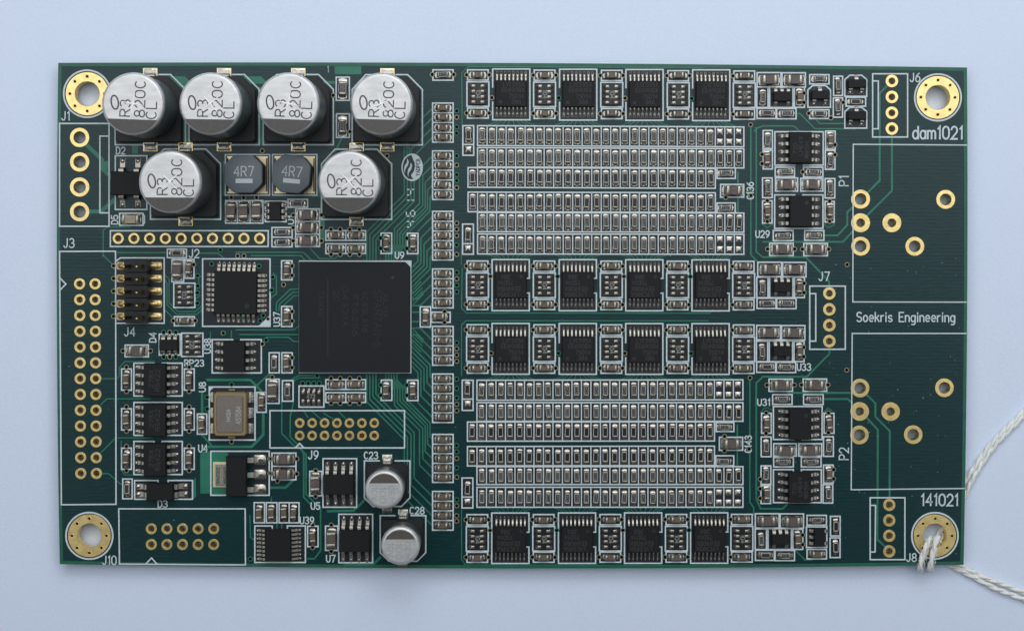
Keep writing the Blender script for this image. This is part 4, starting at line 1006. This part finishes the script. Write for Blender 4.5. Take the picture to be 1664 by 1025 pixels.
for q, wd in (
    ([(1449.2, 209), (1449.2, 310), (1404, 355)], 3.2), ([(1446, 135), (1429.3, 152), (1429.3, 293.4), (1404, 319)], 3.2),
    ([(1390, 332), (1376.6, 345), (1376.6, 365.6), (1361, 382.6), (1338, 382.6)], 3), ([(1392, 369), (1369.8, 393), (1240, 393)], 3), ([(1240, 417.7), (1309, 417.7), (1347, 457), (1347, 472)], 3),
    ([(1220, 203), (1220, 414), (1226, 420), (1234, 428)], 2.4), ([(1226, 213), (1228.8, 209), (1239.5, 205), (1290, 205), (1300, 214)], 2.2), ([(1228.8, 208), (1228.8, 409), (1239.5, 418), (1250, 418)], 2.4),
    ([(1347.6, 556), (1347.6, 574.6), (1311, 611.7), (1240, 611.7), (1228.8, 622), (1228.8, 810), (1236, 826), (1272, 826), (1278.5, 819)], 2.8), ([(1218.4, 614), (1218.4, 815), (1224.6, 824), (1224.6, 836)], 2.4),
    ([(1280, 638), (1386, 638)], 3.4), ([(1338.5, 648), (1377.6, 648), (1390, 660)], 3.4), ([(1407, 639.6), (1422.4, 655), (1422.4, 676.6), (1445.8, 700), (1445.4, 818)], 3.2), ([(1407, 677), (1426.3, 698), (1425.6, 875.6), (1440, 889)], 3.2),
    ([(1296, 185), (1300, 185), (1324, 209.5), (1390, 209.5)], 2.2), ([(1326, 195), (1332, 201), (1372, 201)], 2.2), ([(1292, 893), (1308, 909), (1320, 909)], 2),
    ([(1199, 346), (1199, 280)], 2.6), ([(1198, 690), (1198, 755)], 2.6), ([(1338, 364), (1346, 370), (1355, 366), (1356, 361)], 1.6), ([(1238, 364), (1246, 370), (1256, 365)], 1.6), ([(1237, 671), (1240, 664), (1247, 662), (1254, 666)], 1.6), ([(1340, 668), (1345, 663), (1352, 667)], 1.6),
    ([(751, 205), (750.4, 119), (761, 108.6), (1146, 110.6)], 1.6), ([(751, 436), (750, 500), (757, 508.4), (1153, 508.8), (1158, 504)], 1.8), ([(1150, 521), (757, 521), (750, 528), (750, 610)], 1.8), ([(750, 828), (750, 908), (756, 917), (1146, 918)], 1.6), ([(749.6, 430), (749.6, 405)], 1.4),
    ([(384, 535.6), (477.6, 535.6), (486, 529)], 2), ([(390, 543.4), (486, 543.4)], 2), ([(432.7, 551), (432.7, 547.7), (468.8, 547.7), (477.6, 554.7), (486, 554.7)], 2), ([(440.5, 484), (449.3, 477), (449.3, 449), (444, 444)], 2), ([(449, 505), (449.3, 491.7), (471.7, 470), (486, 469.3)], 2),
    ([(453, 505), (454, 494.6), (475.6, 475), (486, 474.7)], 2), ([(457, 500), (477, 481), (486, 480)], 1.8), ([(337, 617), (407, 617), (424, 634)], 4), ([(416, 627), (435, 610), (440, 606)], 3), ([(460, 617), (473, 617), (485, 609.8), (516, 609.8)], 2), ([(478, 618), (486, 613.6), (520, 613.6)], 2),
    ([(384, 410), (493, 410), (510, 426)], 2), ([(409, 415.4), (489, 415.4), (499, 426)], 2), ([(503, 402.7), (519.5, 420.2), (544, 420.2), (552.7, 413.4)], 2), ([(191, 410.5), (271, 410.5)], 2), ([(322, 411.5), (355, 411.5), (363, 419)], 2), ([(212, 369), (174, 369), (167.8, 374), (167.8, 414.4), (184, 431)], 2),
    ([(268, 447), (275, 453), (275, 492), (289, 506), (318, 506), (329, 496)], 1.8), ([(268, 455), (271.5, 460), (271.5, 495), (287, 510.5), (320, 510.5), (330, 502)], 1.8), ([(269, 504.4), (283, 518.5)], 1.8), ([(318, 470), (323, 465), (323, 452), (330, 446)], 1.8), ([(318, 486), (325, 480)], 1.8),
    ([(164, 615), (190, 615), (194, 611), (194, 597), (203, 587), (250, 587)], 1.8), ([(164, 657), (173.7, 647.7), (244, 647.7)], 1.8), ([(164, 735), (188, 711), (248, 711)], 1.8), ([(166, 769), (176.6, 769), (196, 786)], 1.8), ([(197, 716), (197, 763), (203, 771), (240, 772)], 1.6),
    ([(427.8, 671), (427.8, 706), (409, 725.4), (330, 725.4)], 4.4), ([(328.6, 637), (328.6, 672)], 4), ([(328, 706), (343, 722)], 3), ([(438.5, 791.7), (464, 791.7), (476, 780)], 4), ([(490, 729), (493.6, 737), (493.6, 807), (505, 819)], 2.6), ([(486, 727), (497.4, 738), (497.4, 802), (521, 826), (521, 894), (511, 907), (500, 907)], 2.4),
    ([(458, 651), (458, 704), (479.5, 725.4)], 2.2), ([(476.6, 655), (471.7, 676.6), (471.7, 709.8), (487, 725)], 2.2), ([(492, 665), (500.6, 678)], 1.8), ([(507, 668), (521, 680)], 1.8), ([(526, 671), (541, 680)], 1.8), ([(550, 668), (562, 680)], 1.8),
    ([(136, 231), (166, 259.8), (166, 274), (184, 291)], 6.5), ([(140, 343.8), (164, 343.8), (186, 325)], 6.5), ([(406, 837), (407, 872), (413, 877)], 1.8), ([(441, 816), (441, 808)], 1.8), ([(450, 849), (450, 860)], 2), ([(458, 849), (458, 860)], 2), ([(533, 830), (575, 829), (598, 806)], 4), ([(560, 917), (606, 917), (618, 905)], 4),
    ([(556.6, 222), (548, 240), (544, 250)], 3), ([(660.6, 236), (660.6, 250)], 1.8), ([(665, 236), (665, 250)], 1.8), ([(342, 540), (342, 552)], 1.8), ([(376, 549), (376, 537)], 1.8)):
    trace(q, wd)
for q in ([(262, 124.4), (300, 124.4), (318, 142), (316, 145), (262, 145)], [(297.6, 142), (311.6, 142), (311.6, 236), (297.6, 236)], [(380, 124.6), (424, 124.6), (436, 136), (380, 138)], [(419.6, 142), (430, 142), (430, 236), (419.6, 236)], [(544, 108), (587, 108), (587, 121), (544, 121)], [(524, 132), (544, 132), (544, 137), (528, 137)],
          [(523.4, 300), (527.6, 316), (527.6, 392), (521, 398), (521, 320), (507, 320)], [(214.6, 236), (224, 236), (224, 250), (214.6, 250)], [(166, 262), (178, 262), (178, 276), (166, 276)], [(310.6, 785), (318, 775), (319, 806), (312, 812)], [(362, 262), (366, 262), (366, 318), (362, 318)]):
    patch(q)
via(426.4, 245.4); via(629, 253.4, "via_ring"); via(388, 516, "via_green"); via(386.4, 415.8); via(396.6, 415.8); via(362.6, 541, "via_green"); via(358.4, 406, "via_green"); via(443.4, 450.4, "via_green"); via(442, 471.4, "via_green"); via(432.6, 552.4, "via_green"); via(426.6, 558.6); via(515.4, 610, "via_green"); via(407, 907.4, "via_green"); via(321, 448, "via_green"); via(321.6, 464.6, "via_green"); via(321, 475.6, "via_green"); via(321, 492.6, "via_green"); via(315, 430); via(363, 541)
g = G()
for _ in range(150):
    x, y = (random.uniform(1290, 1560), random.uniform(420, 900)) if random.random() < .6 else (random.uniform(105, 1560), random.uniform(115, 905))
    c = P(x, y); q = random.uniform(.003, .0085); a = random.uniform(0, PI)
    g.loft([(circle(c[0], c[1], q, 6, q * random.uniform(.4, 1), a), .0085), (circle(c[0], c[1], q * .5, 6, q * .4, a), .0085 + q)], "dust")
part("dust_specks", g.mesh("dust_specks"), kind="stuff")
part("via_holes", VIAS.mesh("via_holes"), kind="stuff")
part("mask_clearances", BARE.mesh("mask_clearances"), kind="stuff")

# ------------------------------------------------------------------ white paper the board lies on
ZP = -0.235
g = G(); g.poly([(-40, -40), (40, -40), (40, 40), (-40, 40)], 0, "paper")
paper = bpy.data.objects.new("table_surface", g.mesh("table_surface")); COL.objects.link(paper); paper.location = (0, 0, ZP); paper["kind"] = "structure"

# ------------------------------------------------------------------ white string through the lower right mounting hole
string = bpy.data.objects.new("string", None); COL.objects.link(string); string.location = (*P(1519, 870), ZP)
string["label"] = "thin white twisted cotton string looped through the bottom right mounting hole"; string["category"] = "string"
def cat(pts, n=14):
    out = []; q = [pts[0]] + pts + [pts[-1]]
    for i in range(1, len(q) - 2):
        p0, p1, p2, p3 = (Vector(q[i - 1]), Vector(q[i]), Vector(q[i + 1]), Vector(q[i + 2]))
        for k in range(n):
            t = k / n; out.append(.5 * ((2 * p1) + (-p0 + p2) * t + (2 * p0 - 5 * p1 + 4 * p2 - p3) * t * t + (-p0 + 3 * p1 - 3 * p2 + p3) * t ** 3))
    out.append(Vector(pts[-1])); return out
YARNS = []
def yarn(pts3, r, twist, phase):
    """one ply wound round the centre line"""
    c = cat(pts3); YARNS.append(c); g = G(); s = 0; rows = []
    for i, p in enumerate(c):
        t = (c[min(i + 1, len(c) - 1)] - c[max(i - 1, 0)]).normalized()
        if i: s += (p - c[i - 1]).length
        up = Vector((0, 0, 1)); sd = t.cross(up)
        sd = sd.normalized() if sd.length > .05 else Vector((1, 0, 0)); nn = sd.cross(t).normalized()
        a = s / twist * 2 * PI + phase + .5 * math.sin(s * 3.1 + phase * 0) + .3 * math.sin(s * 7.7); p = p + (sd * math.sin(s * 5.3 + r * 900) + nn * math.sin(s * 8.9)) * .004; o_ = p + (sd * math.cos(a) + nn * math.sin(a)) * r * .40
        rows.append([tuple(o_ + (sd * math.cos(b) + nn * math.sin(b)) * r * .74) for b in [2 * PI * k / 9 for k in range(9)] + [0]])
    g.grid(rows, "cotton"); 
    L = Vector(string.location); g.v = [(x - L.x, y - L.y, z - L.z) for x, y, z in g.v]
    return g.mesh("strand")
def strand(pts, r, twist=.40):
    q = [(*P(x, y, z), z) for x, y, z in pts]
    for ph in (0, PI):
        o = bpy.data.objects.new("strand", yarn(q, r, twist, ph)); COL.objects.link(o); o.parent = string
ZU = -0.198; ZG = ZP + .042
R_ = .041
strand([(1700, 988, ZG), (1664, 974, ZG), (1622, 957, ZG), (1590, 941, ZG), (1560, 926, ZG), (1538, 914, ZU), (1527, 896, ZU), (1527, 884, -.18), (1525, 873, -.04), (1523, 874, .05), (1520, 885, .075), (1517, 897, .068), (1514, 910, .062), (1512, 920, .03), (1511.5, 925, -.06), (1512, 924, -.17), (1516, 905, ZU), (1545, 850, ZU), (1568, 806, ZU), (1586, 768, ZG), (1610, 732, ZG), (1640, 699, ZG), (1700, 640, ZG)], R_)
strand([(1700, 970, ZG), (1664, 962, ZG), (1622, 945, ZG), (1592, 934, ZG), (1562, 919, ZG), (1544, 908, ZU), (1524, 890, ZU), (1516, 884, -.18), (1513, 875, -.04), (1510, 876, .05), (1506, 886, .075), (1501, 899, .068), (1498, 910, .062), (1496, 920, .03), (1495.5, 925, -.06), (1498, 922, -.17), (1504, 900, ZU), (1535, 850, ZU), (1566, 786, ZU), (1584, 758, ZG), (1607, 726, ZG), (1636, 696, ZG), (1700, 632, ZG)], R_)

# loose cotton fibres standing off the string
g = G()
for _ in range(900):
    pth = random.choice(YARNS); i = random.randrange(2, len(pth) - 2); p = pth[i]; t = (pth[i + 1] - pth[i - 1]).normalized()
    d = Vector((random.gauss(0, 1), random.gauss(0, 1), abs(random.gauss(0, .6)))).normalized(); L = random.uniform(.03, .085)
    q = [p + d * .035 - t * L * .4, p + d * .050, p + d * (.052 + L * .25) + t * L * .5, p + d * (.05 + L * .35) + t * L * random.uniform(.5, 1.1)]
    if min(v.z for v in q) < ZP + .006: continue
    w_ = .0016; b = len(g.v); sd = t.cross(d).normalized() if t.cross(d).length > .01 else Vector((1, 0, 0))
    for v in q: g.v += [tuple(v - sd * w_ - Vector(string.location)), tuple(v + sd * w_ - Vector(string.location)), tuple(v + d * w_ * 2 - Vector(string.location))]
    for k in range(3):
        for m_ in range(3):
            n_ = (m_ + 1) % 3; g.face([b + 3 * k + m_, b + 3 * k + n_, b + 3 * k + 3 + n_, b + 3 * k + 3 + m_], "cotton", True)
o = bpy.data.objects.new("loose_fibres", g.mesh("loose_fibres")); COL.objects.link(o); o.parent = string; o["kind"] = "stuff"
